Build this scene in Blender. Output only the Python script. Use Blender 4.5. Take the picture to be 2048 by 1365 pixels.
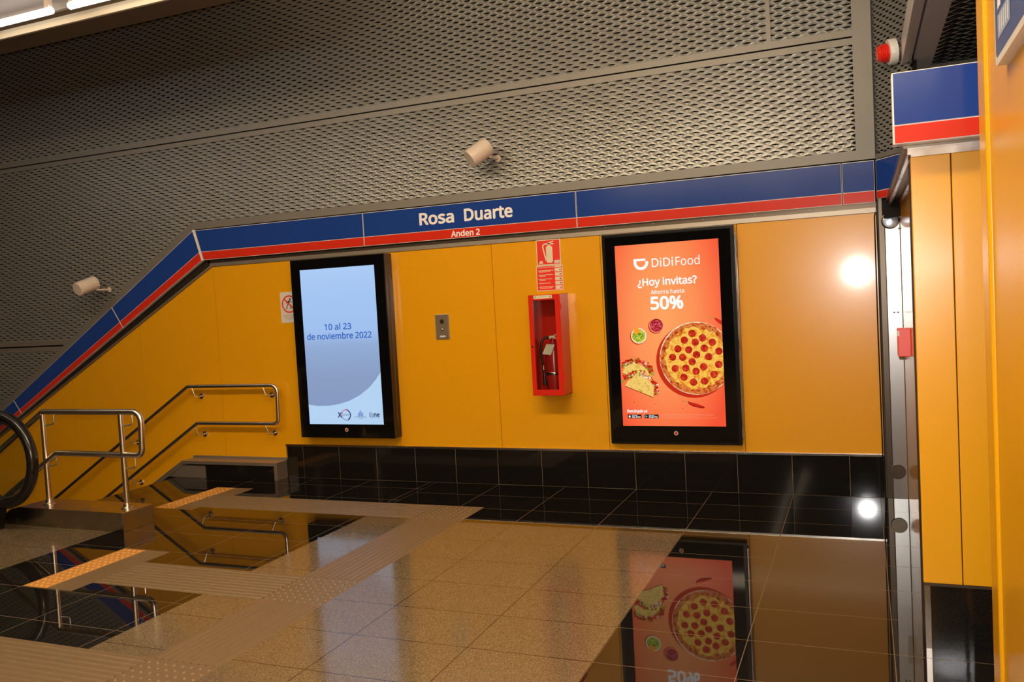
import bpy, bmesh, math, random, os
from mathutils import Vector, Matrix
random.seed(7)
SC = bpy.context.scene
for _o in list(bpy.data.objects):
    bpy.data.objects.remove(_o)
COL = SC.collection
R = math.radians

# ------------------------------------------------------------------ camera
cam_d = bpy.data.cameras.new('camera'); cam = bpy.data.objects.new('camera', cam_d); COL.objects.link(cam)
right = Vector((0.9241435392, 0.3780902052, -0.0548317032))
up = Vector((0.0319046703, 0.0666437055, 0.9972666186))
fwd = Vector((-0.3807109284, 0.9233668898, -0.0495255066))
M = Matrix((( right.x, up.x, -fwd.x, -0.0784364), (right.y, up.y, -fwd.y, -6.6307822), (right.z, up.z, -fwd.z, 1.5813285), (0, 0, 0, 1)))
cam.matrix_world = M
cam_d.sensor_width = 36; cam_d.lens = 36 * 1706.01 / 2048; cam_d.clip_start = 0.02
SC.camera = cam

# ------------------------------------------------------------------ world, exposure
SC.view_settings.view_transform = 'Standard'; SC.view_settings.look = 'None'
SC.view_settings.exposure = 0.0; SC.view_settings.gamma = 1.0
SC.view_settings.use_curve_mapping = False
w = bpy.data.worlds.new('hall_air'); SC.world = w; w.use_nodes = True
w.node_tree.nodes['Background'].inputs[0].default_value = (1.0, 0.82, 0.6, 1)
w.node_tree.nodes['Background'].inputs[1].default_value = 0.04

# ------------------------------------------------------------------ lights
def area(name, loc, rot, sx, sy, power, col):
    d = bpy.data.lights.new(name, 'AREA'); d.shape = 'RECTANGLE'; d.size = sx; d.size_y = sy
    d.energy = power; d.color = col
    o = bpy.data.objects.new(name, d); o.location = loc; o.rotation_euler = rot; COL.objects.link(o); return o
WARM = (1.0, 0.80, 0.56)
# rows of ceiling fluorescents of the concourse, parallel to the wall
for k, (x, pw) in enumerate([(-8.0, 12), (-5.0, 52), (-2.0, 92), (0.0, 40)]):
    area('ceiling_lamp_row', (x, -4.1, 4.30), (R(22), 0, 0), 2.6, 0.25, pw, WARM)
    area('ceiling_lamp_row_upward_fill', (x, -4.1, 4.36), (R(180), 0, 0), 2.6, 0.25, pw * 1.0, WARM)  # upward copy of each row, added to brighten the ceiling
area('concourse_lamp_row', (-1.5, -9.5, 3.9), (R(18), 0, 0), 6.0, 0.4, 110, WARM)
area('concourse_lamp_line', (-1.9, -15.5, 3.9), (0, 0, 0), 0.06, 9.5, 26, WARM)
# the camera's own small flash, just above the lens
fl = bpy.data.lights.new('camera_flash', 'POINT'); fl.energy = 300; fl.shadow_soft_size = 0.03; fl.color = (1.0, 0.97, 0.95)
flo = bpy.data.objects.new('camera_flash', fl); flo.location = (-0.12, -6.60, 1.70); COL.objects.link(flo)

# ------------------------------------------------------------------ materials
def lin(r, g, b):
    f = lambda c: (c / 255 / 12.92) if c <= 10 else ((c / 255 + 0.055) / 1.055) ** 2.4
    return (f(r), f(g), f(b), 1)
def mat(name, col, rough=0.5, metal=0.0, spec=0.5, coat=0.0, emit=None, estr=1.0):
    m = bpy.data.materials.new(name); m.use_nodes = True
    b = m.node_tree.nodes['Principled BSDF']
    b.inputs['Base Color'].default_value = col if len(col) == 4 else (*col, 1)
    b.inputs['Roughness'].default_value = rough; b.inputs['Metallic'].default_value = metal
    b.inputs['Specular IOR Level'].default_value = spec; b.inputs['Coat Weight'].default_value = coat
    b.inputs['Coat Roughness'].default_value = 0.03
    if emit:
        b.inputs['Emission Color'].default_value = emit; b.inputs['Emission Strength'].default_value = estr
    return m
def bsdf(m): return m.node_tree.nodes['Principled BSDF']
def nn(m, t): return m.node_tree.nodes.new(t)
def lk(m, a, b): m.node_tree.links.new(a, b)
def mth(m, op, a, b=None):
    n = nn(m, 'ShaderNodeMath'); n.operation = op
    for i, v in enumerate((a, b)):
        if v is None: continue
        if isinstance(v, (int, float)): n.inputs[i].default_value = v
        else: lk(m, v, n.inputs[i])
    return n.outputs[0]
def coords(m, kind='Object'):
    return nn(m, 'ShaderNodeTexCoord').outputs[kind]
def noise(m, scale, detail=4.0, rough=0.55, vec=None):
    n = nn(m, 'ShaderNodeTexNoise'); n.inputs['Scale'].default_value = scale; n.inputs['Detail'].default_value = detail
    n.inputs['Roughness'].default_value = rough
    lk(m, vec if vec is not None else coords(m), n.inputs['Vector']); return n.outputs['Fac']
def ramp(m, fac, stops):
    n = nn(m, 'ShaderNodeValToRGB'); e = n.color_ramp.elements
    while len(e) < len(stops): e.new(0.5)
    for k, (p, c) in enumerate(stops):
        e[k].position = p; e[k].color = c if len(c) == 4 else (*c, 1)
    lk(m, fac, n.inputs[0]); return n.outputs[0]
def mixc(m, fac, a, b):
    n = nn(m, 'ShaderNodeMix'); n.data_type = 'RGBA'
    for s, v in ((n.inputs[0], fac), (n.inputs[6], a), (n.inputs[7], b)):
        if hasattr(v, 'links') or hasattr(v, 'is_linked'): lk(m, v, s)
        else: s.default_value = v
    return n.outputs[2]
def rough_var(m, lo, hi, scale):
    f = noise(m, scale, 3)
    mr = nn(m, 'ShaderNodeMapRange'); mr.inputs[3].default_value = lo; mr.inputs[4].default_value = hi
    mr.inputs[1].default_value = 0.3; mr.inputs[2].default_value = 0.7
    lk(m, f, mr.inputs[0]); lk(m, mr.outputs[0], bsdf(m).inputs['Roughness'])
def bump(m, h, strength, dist=0.002):
    b = nn(m, 'ShaderNodeBump'); b.inputs['Strength'].default_value = strength; b.inputs['Distance'].default_value = dist
    lk(m, h, b.inputs['Height']); lk(m, b.outputs[0], bsdf(m).inputs['Normal'])
def grid_mask(m, dx, dy, ox, oy, wd):
    sp = nn(m, 'ShaderNodeSeparateXYZ'); lk(m, coords(m), sp.inputs[0])
    def ax(s, d, o):
        t = mth(m, 'FRACT', mth(m, 'DIVIDE', mth(m, 'SUBTRACT', s, o), d))
        t = mth(m, 'ABSOLUTE', mth(m, 'SUBTRACT', t, 0.5))
        return mth(m, 'GREATER_THAN', t, 0.5 - wd / d)
    return mth(m, 'MAXIMUM', ax(sp.outputs[0], dx, ox), ax(sp.outputs[1], dy, oy))

def black_granite(name, ox, oy, grid=True):
    m = mat(name, (0.006, 0.005, 0.004), 0.05, spec=0.5)
    fl_ = noise(m, 420, 2); c = ramp(m, fl_, [(0.45, (0.004, 0.0035, 0.003)), (0.72, (0.022, 0.019, 0.016))])
    if grid:
        g = grid_mask(m, 0.6, 0.4, ox, oy, 0.0018)
        c = mixc(m, g, c, (0.16, 0.11, 0.06, 1))
        lk(m, mth(m, 'ADD', mth(m, 'MULTIPLY', g, 0.6), 0.022), bsdf(m).inputs['Roughness'])
    lk(m, c, bsdf(m).inputs['Base Color']); return m
M_BLACK = black_granite('black_granite_floor', 0.0, 0.0)
M_BLACK_LEFT = black_granite('black_granite_floor_by_stairs', -4.26, -0.27)
M_BLACK_SKIRT = black_granite('black_granite_skirting', 0, 0, False)
bsdf(M_BLACK_SKIRT).inputs['Roughness'].default_value = 0.07
def beige_granite(name, rough):
    m = mat(name, (0.4, 0.28, 0.15), rough, spec=0.4)
    vo = nn(m, 'ShaderNodeTexVoronoi'); vo.inputs['Scale'].default_value = 300; lk(m, coords(m), vo.inputs['Vector'])
    sv = nn(m, 'ShaderNodeSeparateColor'); lk(m, vo.outputs['Color'], sv.inputs[0]); f = sv.outputs[0]; f2 = noise(m, 2.5, 3)
    c = ramp(m, f, [(0.0, (0.060, 0.040, 0.020)), (0.16, (0.105, 0.073, 0.036)), (0.45, (0.140, 0.100, 0.051)), (0.80, (0.172, 0.127, 0.068)), (1.0, (0.29, 0.225, 0.14))])
    c = mixc(m, mth(m, 'MULTIPLY', f2, 0.3), c, (0.125, 0.083, 0.040, 1))
    g = grid_mask(m, 0.6, 0.4, 0, 0, 0.0030)
    c = mixc(m, mth(m, 'MULTIPLY', g, 0.9), c, (0.035, 0.02, 0.008, 1))
    lk(m, mth(m, 'ADD', mth(m, 'MULTIPLY', f, 0.10), rough - 0.05), bsdf(m).inputs['Roughness'])
    lk(m, c, bsdf(m).inputs['Base Color']); return m
M_BEIGE = beige_granite('beige_granite_floor', 0.12)
def tactile(name, c0, c1):
    m = mat(name, c0, 0.42)
    f = noise(m, 120, 3); c = ramp(m, f, [(0.3, c0), (0.7, c1)])
    lk(m, c, bsdf(m).inputs['Base Color']); return m
M_TACT = tactile('beige_tactile_paving', (0.142, 0.092, 0.043), (0.182, 0.120, 0.060))
M_TACT_Y = tactile('yellow_tactile_paving', (0.52, 0.235, 0.045), (0.60, 0.28, 0.06))

M_YELLOW = mat('yellow_lacquered_panel', (0.74, 0.335, 0.003), 0.27, spec=0.5)
bsdf(M_YELLOW).inputs['Coat Weight'].default_value = 0.45; bsdf(M_YELLOW).inputs['Coat Roughness'].default_value = 0.105
M_YELLOW_GLOSS = mat('yellow_gloss_panel', (0.74, 0.335, 0.003), 0.12, spec=0.5)
M_YELLOW_NEAR = mat('yellow_satin_panel', (0.74, 0.335, 0.003), 0.3, spec=0.35)
M_GAP = mat('dark_joint', (0.02, 0.013, 0.006), 0.7)
M_BLUE = mat('blue_enamel', (0.013, 0.050, 0.26), 0.16, spec=0.5)
M_RED = mat('red_enamel', (0.62, 0.030, 0.012), 0.18, spec=0.5)
M_WHITE = mat('white_edge', (0.75, 0.70, 0.62), 0.35)
M_LETTER = mat('white_lettering', (0.82, 0.80, 0.76), 0.4)
M_MESH = mat('expanded_metal', (0.280, 0.274, 0.242), 0.36, metal=0.5)
M_FRAME = mat('grey_painted_frame', (0.215, 0.20, 0.17), 0.45, metal=0.3)
M_STEEL = mat('brushed_steel', (0.50, 0.46, 0.40), 0.24, metal=1.0)
rough_var(M_STEEL, 0.16, 0.30, 6.0)
M_STEEL_SATIN = mat('satin_steel', (0.42, 0.36, 0.28), 0.42, metal=0.8)
M_POST = mat('brushed_post_steel', (0.52, 0.50, 0.47), 0.30, metal=1.0)
M_BEAM = mat('grey_beam_steel', (0.72, 0.66, 0.66), 0.34, metal=0.3)
M_STEEL_DARK = mat('dark_steel', (0.13, 0.10, 0.07), 0.35, metal=0.9)
M_CHROME = mat('polished_tube', (0.80, 0.72, 0.58), 0.27, metal=1.0)
M_BLACK_PL = mat('black_housing', (0.006, 0.005, 0.004), 0.22, spec=0.5)
M_RUBBER = mat('black_rubber', (0.008, 0.007, 0.006), 0.22)
M_VOID = mat('dark_void', (0.006, 0.005, 0.004), 0.9)
M_CEIL = mat('grey_ceiling_panel', (0.50, 0.48, 0.44), 0.6)
M_CONC = mat('dull_hall_wall', (0.12, 0.10, 0.08), 0.7)
M_SPK = mat('cream_plastic', (0.68, 0.58, 0.47), 0.32)
M_CABRED = mat('red_painted_steel', (0.60, 0.020, 0.008), 0.25)
M_EXTRED = mat('red_cylinder', (0.34, 0.012, 0.012), 0.22)
M_SIGNRED = mat('red_sign', (0.75, 0.030, 0.012), 0.4)
M_SIGNCREAM = mat('cream_sign', (0.72, 0.62, 0.42), 0.45)
M_SIGNWHITE = mat('white_sign', (0.66, 0.60, 0.52), 0.4)
M_BLACKINK = mat('black_ink', (0.02, 0.02, 0.018), 0.5)
M_GREENINK = mat('green_ink', (0.10, 0.38, 0.06), 0.5)
M_TUBE = mat('fluorescent_tube', (1, 1, 1), 0.3, emit=(0.96, 0.93, 1.0, 1), estr=7.0)
M_GLASS = bpy.data.materials.new('clear_glass'); M_GLASS.use_nodes = True
_n = M_GLASS.node_tree; _n.nodes.clear()
_o = _n.nodes.new('ShaderNodeOutputMaterial'); _t = _n.nodes.new('ShaderNodeBsdfTransparent'); _g = _n.nodes.new('ShaderNodeBsdfGlossy')
_g.inputs['Roughness'].default_value = 0.04; _t.inputs[0].default_value = (0.90, 0.92, 0.88, 1)
_f = _n.nodes.new('ShaderNodeFresnel'); _ge = _n.nodes.new('ShaderNodeNewGeometry'); _mr = _n.nodes.new('ShaderNodeMapRange'); _mr.inputs[3].default_value = 1.5; _mr.inputs[4].default_value = 1 / 1.5
_n.links.new(_ge.outputs['Backfacing'], _mr.inputs[0]); _n.links.new(_mr.outputs[0], _f.inputs[0])
_m = _n.nodes.new('ShaderNodeMixShader')
_n.links.new(_f.outputs[0], _m.inputs[0]); _n.links.new(_t.outputs[0], _m.inputs[1]); _n.links.new(_g.outputs[0], _m.inputs[2])
_n.links.new(_m.outputs[0], _o.inputs[0])
def lit(name, rgb, s=1.0):     # what a lit screen shows
    c = lin(*rgb); return mat(name, (0, 0, 0), 0.25, spec=0.3, emit=c, estr=s)

# ------------------------------------------------------------------ mesh builder
class MB:
    def __init__(s): s.v = []; s.f = []; s.mi = []; s.sm = []
    def face(s, pts, mi=0, sm=False):
        i = len(s.v); s.v += [tuple(p) for p in pts]; s.f.append(tuple(range(i, i + len(pts)))); s.mi.append(mi); s.sm.append(sm)
    def add(s, vs, fs, mi=0, sm=False):
        i = len(s.v); s.v += [tuple(p) for p in vs]
        for f in fs: s.f.append(tuple(i + k for k in f)); s.mi.append(mi); s.sm.append(sm)
    def box(s, a, b, mi=0, bev=0.0, rot=None, piv=None):
        x0, y0, z0 = (min(a[k], b[k]) for k in range(3)); x1, y1, z1 = (max(a[k], b[k]) for k in range(3))
        if bev <= 0:
            vs = [(x0,y0,z0),(x1,y0,z0),(x1,y1,z0),(x0,y1,z0),(x0,y0,z1),(x1,y0,z1),(x1,y1,z1),(x0,y1,z1)]
            fs = [(0,3,2,1),(4,5,6,7),(0,1,5,4),(1,2,6,5),(2,3,7,6),(3,0,4,7)]
        else:
            bm = bmesh.new(); bmesh.ops.create_cube(bm, size=1)
            for v in bm.verts: v.co = Vector((x0 + (v.co.x + .5) * (x1 - x0), y0 + (v.co.y + .5) * (y1 - y0), z0 + (v.co.z + .5) * (z1 - z0)))
            bmesh.ops.bevel(bm, geom=bm.edges[:], offset=bev, segments=2, profile=0.6, affect='EDGES')
            bm.verts.index_update(); vs = [v.co.copy() for v in bm.verts]; fs = [tuple(v.index for v in f.verts) for f in bm.faces]; bm.free()
        if rot is not None:
            p = Vector(piv); vs = [rot @ (Vector(q) - p) + p for q in vs]
        s.add(vs, fs, mi)
    def prism(s, poly, axis, a, b, mi=0, mside=None):
        """extrude a 2-D polygon; axis 'y': poly in (x,z); 'x': (y,z); 'z': (x,y)"""
        def P(q, t): return {'y': (q[0], t, q[1]), 'x': (t, q[0], q[1]), 'z': (q[0], q[1], t)}[axis]
        n = len(poly); vs = [P(q, a) for q in poly] + [P(q, b) for q in poly]
        s.add(vs, [tuple(range(n))[::-1], tuple(range(n, 2 * n))], mi)
        s.add(vs, [(k, (k + 1) % n, n + (k + 1) % n, n + k) for k in range(n)], mi if mside is None else mside)
    def tube(s, path, r, n=14, mi=0, closed=False, caps=True, sy=1.0):
        P = [Vector(p) for p in path]; m = len(P)
        tang = []
        for k in range(m):
            if closed: t = P[(k + 1) % m] - P[k - 1]
            else: t = P[min(k + 1, m - 1)] - P[max(k - 1, 0)]
            tang.append(t.normalized())
        ref = Vector((0, 0, 1)) if abs(tang[0].z) < 0.9 else Vector((0, 1, 0))
        u = (ref - tang[0] * ref.dot(tang[0])).normalized(); vs = []
        rr = r if isinstance(r, (list, tuple)) else [r] * m
        for k in range(m):
            u = (u - tang[k] * u.dot(tang[k])).normalized(); v = tang[k].cross(u)
            for j in range(n):
                a = 2 * math.pi * j / n; vs.append(P[k] + u * (math.cos(a) * rr[k]) + v * (math.sin(a) * rr[k] * sy))
        fs = []
        for k in range(m if closed else m - 1):
            q = (k + 1) % m
            for j in range(n): fs.append((k * n + j, k * n + (j + 1) % n, q * n + (j + 1) % n, q * n + j))
        s.add(vs, fs, mi, True)
        if caps and not closed:
            s.face([vs[j] for j in range(n)][::-1], mi); s.face([vs[(m - 1) * n + j] for j in range(n)], mi)
    def lathe(s, prof, org, axis, n=24, mi=0, sm=True):
        """prof: (radius, height) along axis from org"""
        a = Vector(axis).normalized(); ref = Vector((0, 0, 1)) if abs(a.z) < 0.9 else Vector((1, 0, 0))
        u = (ref - a * ref.dot(a)).normalized(); v = a.cross(u); o = Vector(org); vs = []
        for r, h in prof:
            for j in range(n):
                t = 2 * math.pi * j / n; vs.append(o + a * h + u * (math.cos(t) * r) + v * (math.sin(t) * r))
        m = len(prof)
        s.add(vs, [(k*n+j, k*n+(j+1)%n, (k+1)*n+(j+1)%n, (k+1)*n+j) for k in range(m-1) for j in range(n)], mi, sm)
        s.face([vs[j] for j in range(n)][::-1], mi); s.face([vs[(m-1)*n+j] for j in range(n)], mi)
    def build(s, name, mats, parent=None, bevel=0.0):
        org = Vector((0, 0, 0)); root = parent
        while root is not None and root.parent is not None: root = root.parent
        if root is not None: org = Vector(root.location)
        me = bpy.data.meshes.new(name)
        me.from_pydata([tuple(Vector(p) - org) for p in s.v], [], s.f)
        for m in (mats if isinstance(mats, (list, tuple)) else [mats]): me.materials.append(m)
        me.polygons.foreach_set('material_index', s.mi); me.polygons.foreach_set('use_smooth', s.sm)
        me.update()
        bm = bmesh.new(); bm.from_mesh(me); bmesh.ops.delete(bm, geom=[v for v in bm.verts if not v.link_faces], context='VERTS'); bmesh.ops.remove_doubles(bm, verts=bm.verts, dist=1e-5)
        if bevel:
            ed = [e for e in bm.edges if len(e.link_faces) == 2 and e.calc_face_angle() > 0.6]
            bmesh.ops.bevel(bm, geom=ed, offset=bevel, segments=2, profile=0.6, affect='EDGES')
        for e in bm.edges:                             # caps and rims stay crisp
            if len(e.link_faces) == 2 and e.calc_face_angle(0) > 0.75: e.smooth = False
        bm.to_mesh(me); bm.free()
        o = bpy.data.objects.new(name, me); COL.objects.link(o)
        if parent is not None: o.parent = parent
        return o
def fillet(path, rad, n=7):
    P = [Vector(p) for p in path]; out = [P[0]]
    for k in range(1, len(P) - 1):
        r = rad[k] if isinstance(rad, dict) else rad
        if not r: out.append(P[k]); continue
        a = (P[k-1] - P[k]).normalized(); b = (P[k+1] - P[k]).normalized()
        h = a.angle(b) / 2; d = r / math.tan(h); A = P[k] + a * d; B = P[k] + b * d
        c = P[k] + (a + b).normalized() * (r / math.sin(h))
        va = A - c; vb = B - c; ang = va.angle(vb); ax = va.cross(vb).normalized()
        for j in range(n + 1): out.append(c + Matrix.Rotation(ang * j / n, 3, ax) @ va)
    out.append(P[-1]); return out
def thing(name, label, cat, loc, group=None):
    o = bpy.data.objects.new(name, None); o.empty_display_size = 0.1; o.location = loc; COL.objects.link(o)
    o['label'] = label; o['category'] = cat
    if group: o['group'] = group
    return o
def struct(o, kind='structure'):
    o['kind'] = kind; return o
def tagm(o, label, cat, group=None):
    o['label'] = label; o['category'] = cat
    if group: o['group'] = group
    return o
try:                                                   # sans-serif that ships with Blender
    FONT = bpy.data.fonts.load(os.path.join(bpy.utils.resource_path('LOCAL'), 'datafiles', 'fonts', 'NotoSansKhmer-VariableFont_wdth,wght.woff2'))
except Exception:
    FONT = None
def _glyphs(s, bold=0.0):
    """outline of a line of type; bold thickens the strokes by that much (copies set around each glyph)"""
    c = bpy.data.curves.new('lettering', 'FONT'); c.body = s; c.size = 1.0; c.resolution_u = 3
    if FONT: c.font = FONT
    o = bpy.data.objects.new('lettering', c); COL.objects.link(o)
    dg = bpy.context.evaluated_depsgraph_get(); me = bpy.data.meshes.new_from_object(o.evaluated_get(dg))
    v0 = [v.co.copy() for v in me.vertices]; f0 = [tuple(p.vertices) for p in me.polygons]
    bpy.data.objects.remove(o); bpy.data.curves.remove(c); bpy.data.meshes.remove(me)
    if bold <= 0: return v0, f0
    vs, fs = [], []
    for k in range(8):
        d = Vector((math.cos(k * math.pi / 4) * bold, math.sin(k * math.pi / 4) * bold, k)); n = len(vs)
        vs += [v + d for v in v0]; fs += [tuple(i + n for i in f) for f in f0]
    return vs, fs
CAP = max(v.y for v in _glyphs('H')[0])
def text_into(mb, s, x, z, y, h=None, width=None, bold=0.0, align='LEFT', mi=0):
    """flat lettering lying in the wall plane y: base line start (x,z), cap height h, exact width; bold in cap heights"""
    vs, fs = _glyphs(s, bold * CAP)
    x0 = min(v.x for v in vs); x1 = max(v.x for v in vs)
    k = h / CAP; kx = width / (x1 - x0) if width else k
    ox = {'LEFT': x0, 'CENTER': (x0 + x1) / 2, 'RIGHT': x1}[align]
    mb.add([(x + (v.x - ox) * kx, y - v.z * 6e-5, z + v.y * k) for v in vs], fs, mi)
def words(name, parent, mats, s, x, z, y, h, width, bold=0.0, mi=0):
    """a line of lettering, each word a part of its own"""
    vs, fs = _glyphs(s, bold * CAP)
    x0 = min(v.x for v in vs); x1 = max(v.x for v in vs); k = h / CAP; kx = width / (x1 - x0)
    sp_w = []; ws = s.split(' ')
    iv = sorted((min(vs[i].x for i in f), max(vs[i].x for i in f)) for f in fs)
    gaps = []; hi = iv[0][1]
    for a, b in iv:
        if a > hi: gaps.append((a - hi, (a + hi) / 2))
        hi = max(hi, b)
    cuts = sorted(g[1] for g in sorted(gaps, reverse=True)[:len(ws) - 1])
    for n in range(len(ws)):
        lo = cuts[n - 1] if n else -1e9; up_ = cuts[n] if n < len(cuts) else 1e9
        m = MB(); keep = [f for f in fs if lo < vs[f[0]].x < up_]
        m.add([(x + (v.x - x0) * kx, y - v.z * 6e-5, z + v.y * k) for v in vs], keep, mi); m.build(name, mats, parent)
def disc(mb, cx, cz, r, y, mi=0, n=20, rx=None, clip=None):
    rx = rx or r; pts = []
    for j in range(n):
        a = 2 * math.pi * j / n; px = cx + rx * math.cos(a); pz = cz + r * math.sin(a)
        if clip is not None: px = min(px, clip)
        pts.append((px, y, pz))
    mb.face(pts, mi)
def ring(mb, cx, cz, r0, r1, y, mi=0, n=32, a0=0, a1=360, clip=None, sx=1.0):
    ps = []
    for j in range(n + 1):
        a = R(a0 + (a1 - a0) * j / n); ps.append((math.cos(a) * sx, math.sin(a)))
    for j in range(n):
        q = [(cx + r * p[0], y, cz + r * p[1]) for r, p in ((r0, ps[j]), (r1, ps[j]), (r1, ps[j+1]), (r0, ps[j+1]))]
        if clip is not None: q = [(min(t[0], clip), t[1], t[2]) for t in q]
        mb.face(q, mi)
def poly(mb, pts, y, mi=0): mb.face([(p[0], y, p[1]) for p in pts], mi)
def line(mb, a, b, wd, y, mi=0):
    d = Vector((b[0] - a[0], b[1] - a[1])).normalized() * (wd / 2); n = (-d.y, d.x)
    poly(mb, [(a[0] - n[0], a[1] - n[1]), (b[0] - n[0], b[1] - n[1]), (b[0] + n[0], b[1] + n[1]), (a[0] + n[0], a[1] + n[1])], y, mi)

# ================================================================== THE SETTING
# ---- floor: one slab split into the stone fields of its pattern
XS = -6.41                                             # top nosing of the stairs
fb = MB()
def fr(x0, x1, y0, y1, mi):                            # a rectangle of floor
    fb.face([(x0, y0, 0), (x1, y0, 0), (x1, y1, 0), (x0, y1, 0)], mi)
BK, BL, BG, TA, TY, GS = 0, 1, 2, 3, 4, 5
rects = []                                             # (x0,x1,y0,y1,mat), later ones on top
base = []
def cut(rs, r):
    out = []
    for q in rs:
        x0, x1, y0, y1, m = q; a0, a1, b0, b1 = r[:4]
        ix0, ix1, iy0, iy1 = max(x0, a0), min(x1, a1), max(y0, b0), min(y1, b1)
        if ix0 >= ix1 or iy0 >= iy1: out.append(q); continue
        if x0 < ix0: out.append((x0, ix0, y0, y1, m))
        if ix1 < x1: out.append((ix1, x1, y0, y1, m))
        if y0 < iy0: out.append((ix0, ix1, y0, iy0, m))
        if iy1 < y1: out.append((ix0, ix1, iy1, y1, m))
    return out
fields = [(-14, 3, -26, 0.0, BK), (-14, -3.6, -26, 0.0, BL),
          (-2.8, -1.2, -20, -1.19, BG), (-3.6, -3.2, -3.7, -1.17, BG), (-14, -5.33, -2.85, -1.95, BG),
          (-3.6, -2.8, -20, -4.1, BG),
          (-3.2, -2.8, -26, -0.77, TA), (-5.4, -3.2, -1.17, -0.77, TA), (-5.4, -5.2, -1.27, -0.5, TA),
          (-4.66, -4.45, -3.06, -2.28, TA), (-4.45, -3.2, -2.91, -2.5, TA), (-14, -3.2, -4.1, -3.69, TA),
          (-5.61, -5.4, -1.26, -0.5, TY), (-4.86, -4.66, -3.06, -2.28, TY)]
cur = []
for f_ in fields: cur = cut(cur, f_) + [f_]
hole = (-14, XS, -1.65, 0.0); cur = cut(cur, hole)
hole2 = (-14, -7.4, -3.3, -1.95); cur = cut(cur, hole2)
for q in cur: fr(*q)
floor = struct(fb.build('floor', [M_BLACK, M_BLACK_LEFT, M_BEIGE, M_TACT, M_TACT_Y, M_VOID]))
# raised ribs and warning studs of the tactile paving, part of the floor
rb = MB()
def ribs_y(x0, x1, y0, y1, n, mi=0):
    for k in range(n):
        xc = x0 + (x1 - x0) * (k + 0.5) / n; h = (x1 - x0) / n * 0.27
        rb.add([(xc - h, y0, 0), (xc + h, y0, 0), (xc + h * .6, y0, .0035), (xc - h * .6, y0, .0035),
                (xc - h, y1, 0), (xc + h, y1, 0), (xc + h * .6, y1, .0035), (xc - h * .6, y1, .0035)],
               [(0,1,2,3), (5,4,7,6), (1,5,6,2), (4,0,3,7), (3,2,6,7)], mi)
def ribs_x(x0, x1, y0, y1, n, mi=0):
    for k in range(n):
        yc = y0 + (y1 - y0) * (k + 0.5) / n; h = (y1 - y0) / n * 0.27
        rb.add([(x0, yc - h, 0), (x0, yc + h, 0), (x0, yc + h * .6, .0035), (x0, yc - h * .6, .0035),
                (x1, yc - h, 0), (x1, yc + h, 0), (x1, yc + h * .6, .0035), (x1, yc - h * .6, .0035)],
               [(0,3,2,1), (4,5,6,7), (0,4,7,3), (5,1,2,6), (3,7,6,2)], mi)
ribs_y(-3.19, -2.81, -2.5, -1.17, 9); ribs_y(-3.19, -2.81, -3.69, -2.91, 9); ribs_y(-3.19, -2.81, -7.0, -4.1, 9)
ribs_x(-5.4, -3.2, -1.16, -0.78, 9); ribs_x(-4.45, -3.2, -2.9, -2.51, 9); ribs_x(-7.5, -3.2, -4.09, -3.70, 9)
rb.build('rib_pattern', [M_TACT], floor)
sb = MB()
def studs(x0, x1, y0, y1, nx, ny):
    for i in range(nx):
        for j in range(ny):
            x = x0 + (x1 - x0) * (i + .5) / nx; y = y0 + (y1 - y0) * (j + .5) / ny
            sb.lathe([(0.0125, 0), (0.0105, 0.0035), (0.006, 0.005)], (x, y, 0), (0, 0, 1), 8)
studs(-3.2, -2.8, -4.09, -3.70, 8, 8); studs(-3.2, -2.8, -1.17, -0.77, 8, 8); studs(-3.2, -2.8, -2.9, -2.51, 8, 8)
sb.build('warning_stud_pattern', [M_TACT], floor)
ys = MB()
for (x0, x1, y0, y1) in ((-5.6, -5.41, -1.25, -0.51), (-4.85, -4.67, -3.05, -2.29)):
    nx, ny = 4, 16
    for i in range(nx):
        for j in range(ny):
            ys.lathe([(0.013, 0), (0.011, 0.003), (0.006, 0.0045)], (x0 + (x1 - x0) * (i + .5) / nx, y0 + (y1 - y0) * (j + .5) / ny, 0), (0, 0, 1), 8)
ys.build('warning_stud_pattern', [M_TACT_Y], floor)

# ---- stairs going down to the left, along the wall
st = MB(); SL = 0.60
pts = [(XS, -0.0005)]
x, z = XS, -0.0005
for k in range(11):
    pts.append((x, z - 0.17)); pts.append((x - 0.17 / SL, z - 0.17)); x -= 0.17 / SL; z -= 0.17
pts += [(x, z - 0.4), (XS, -0.6)]
st.prism(pts, 'y', -1.65, -0.0, 0)
struct(st.build('stairs', [M_BLACK_SKIRT]))
pit = MB(); pit.box((-14, -3.3, -2.6), (-7.4, -1.95, -2.5))
pit.box((-14, -3.35, -2.6), (-7.4, -3.3, -0.001))
struct(pit.build('trim_1', [M_VOID]))

# ---- yellow wall panels
def ytop(x): return 2.05 if x > -5.93 else 2.05 + (x + 5.93) * 0.5405
def ybot(x): return 0.318 if x > -5.2 else (0.165 if x > -6.33 else 0.165 + (x + 6.33) * SL)
wb = MB(); seams = [0.035, -0.935, -2.005, -2.955, -3.945, -4.93, -5.92, -6.92, -7.92, -8.92, -9.92, -10.9]
for k in range(len(seams) - 1):
    x1, x0 = seams[k] - 0.002, seams[k + 1] + 0.002
    xs = sorted({x0, x1, *[q for q in (-5.93, -6.33, -5.2) if x0 < q < x1]})
    top = [(q, ytop(q)) for q in xs]; bot = []
    for q in xs:
        if q == -5.2: bot += [(q, 0.165), (q, 0.318)]
        else: bot.append((q, ybot(q)))
    pl = bot + top[::-1]
    if x1 <= -5.2 or x0 >= -5.2 or True:
        wb.prism(pl, 'y', 0.0, 0.02, 0)
wb.box((-10.9, 0.021, -4), (0.035, 0.06, 2.12), 1)
struct(wb.build('wall_back', [M_YELLOW, M_GAP], bevel=0))

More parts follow.
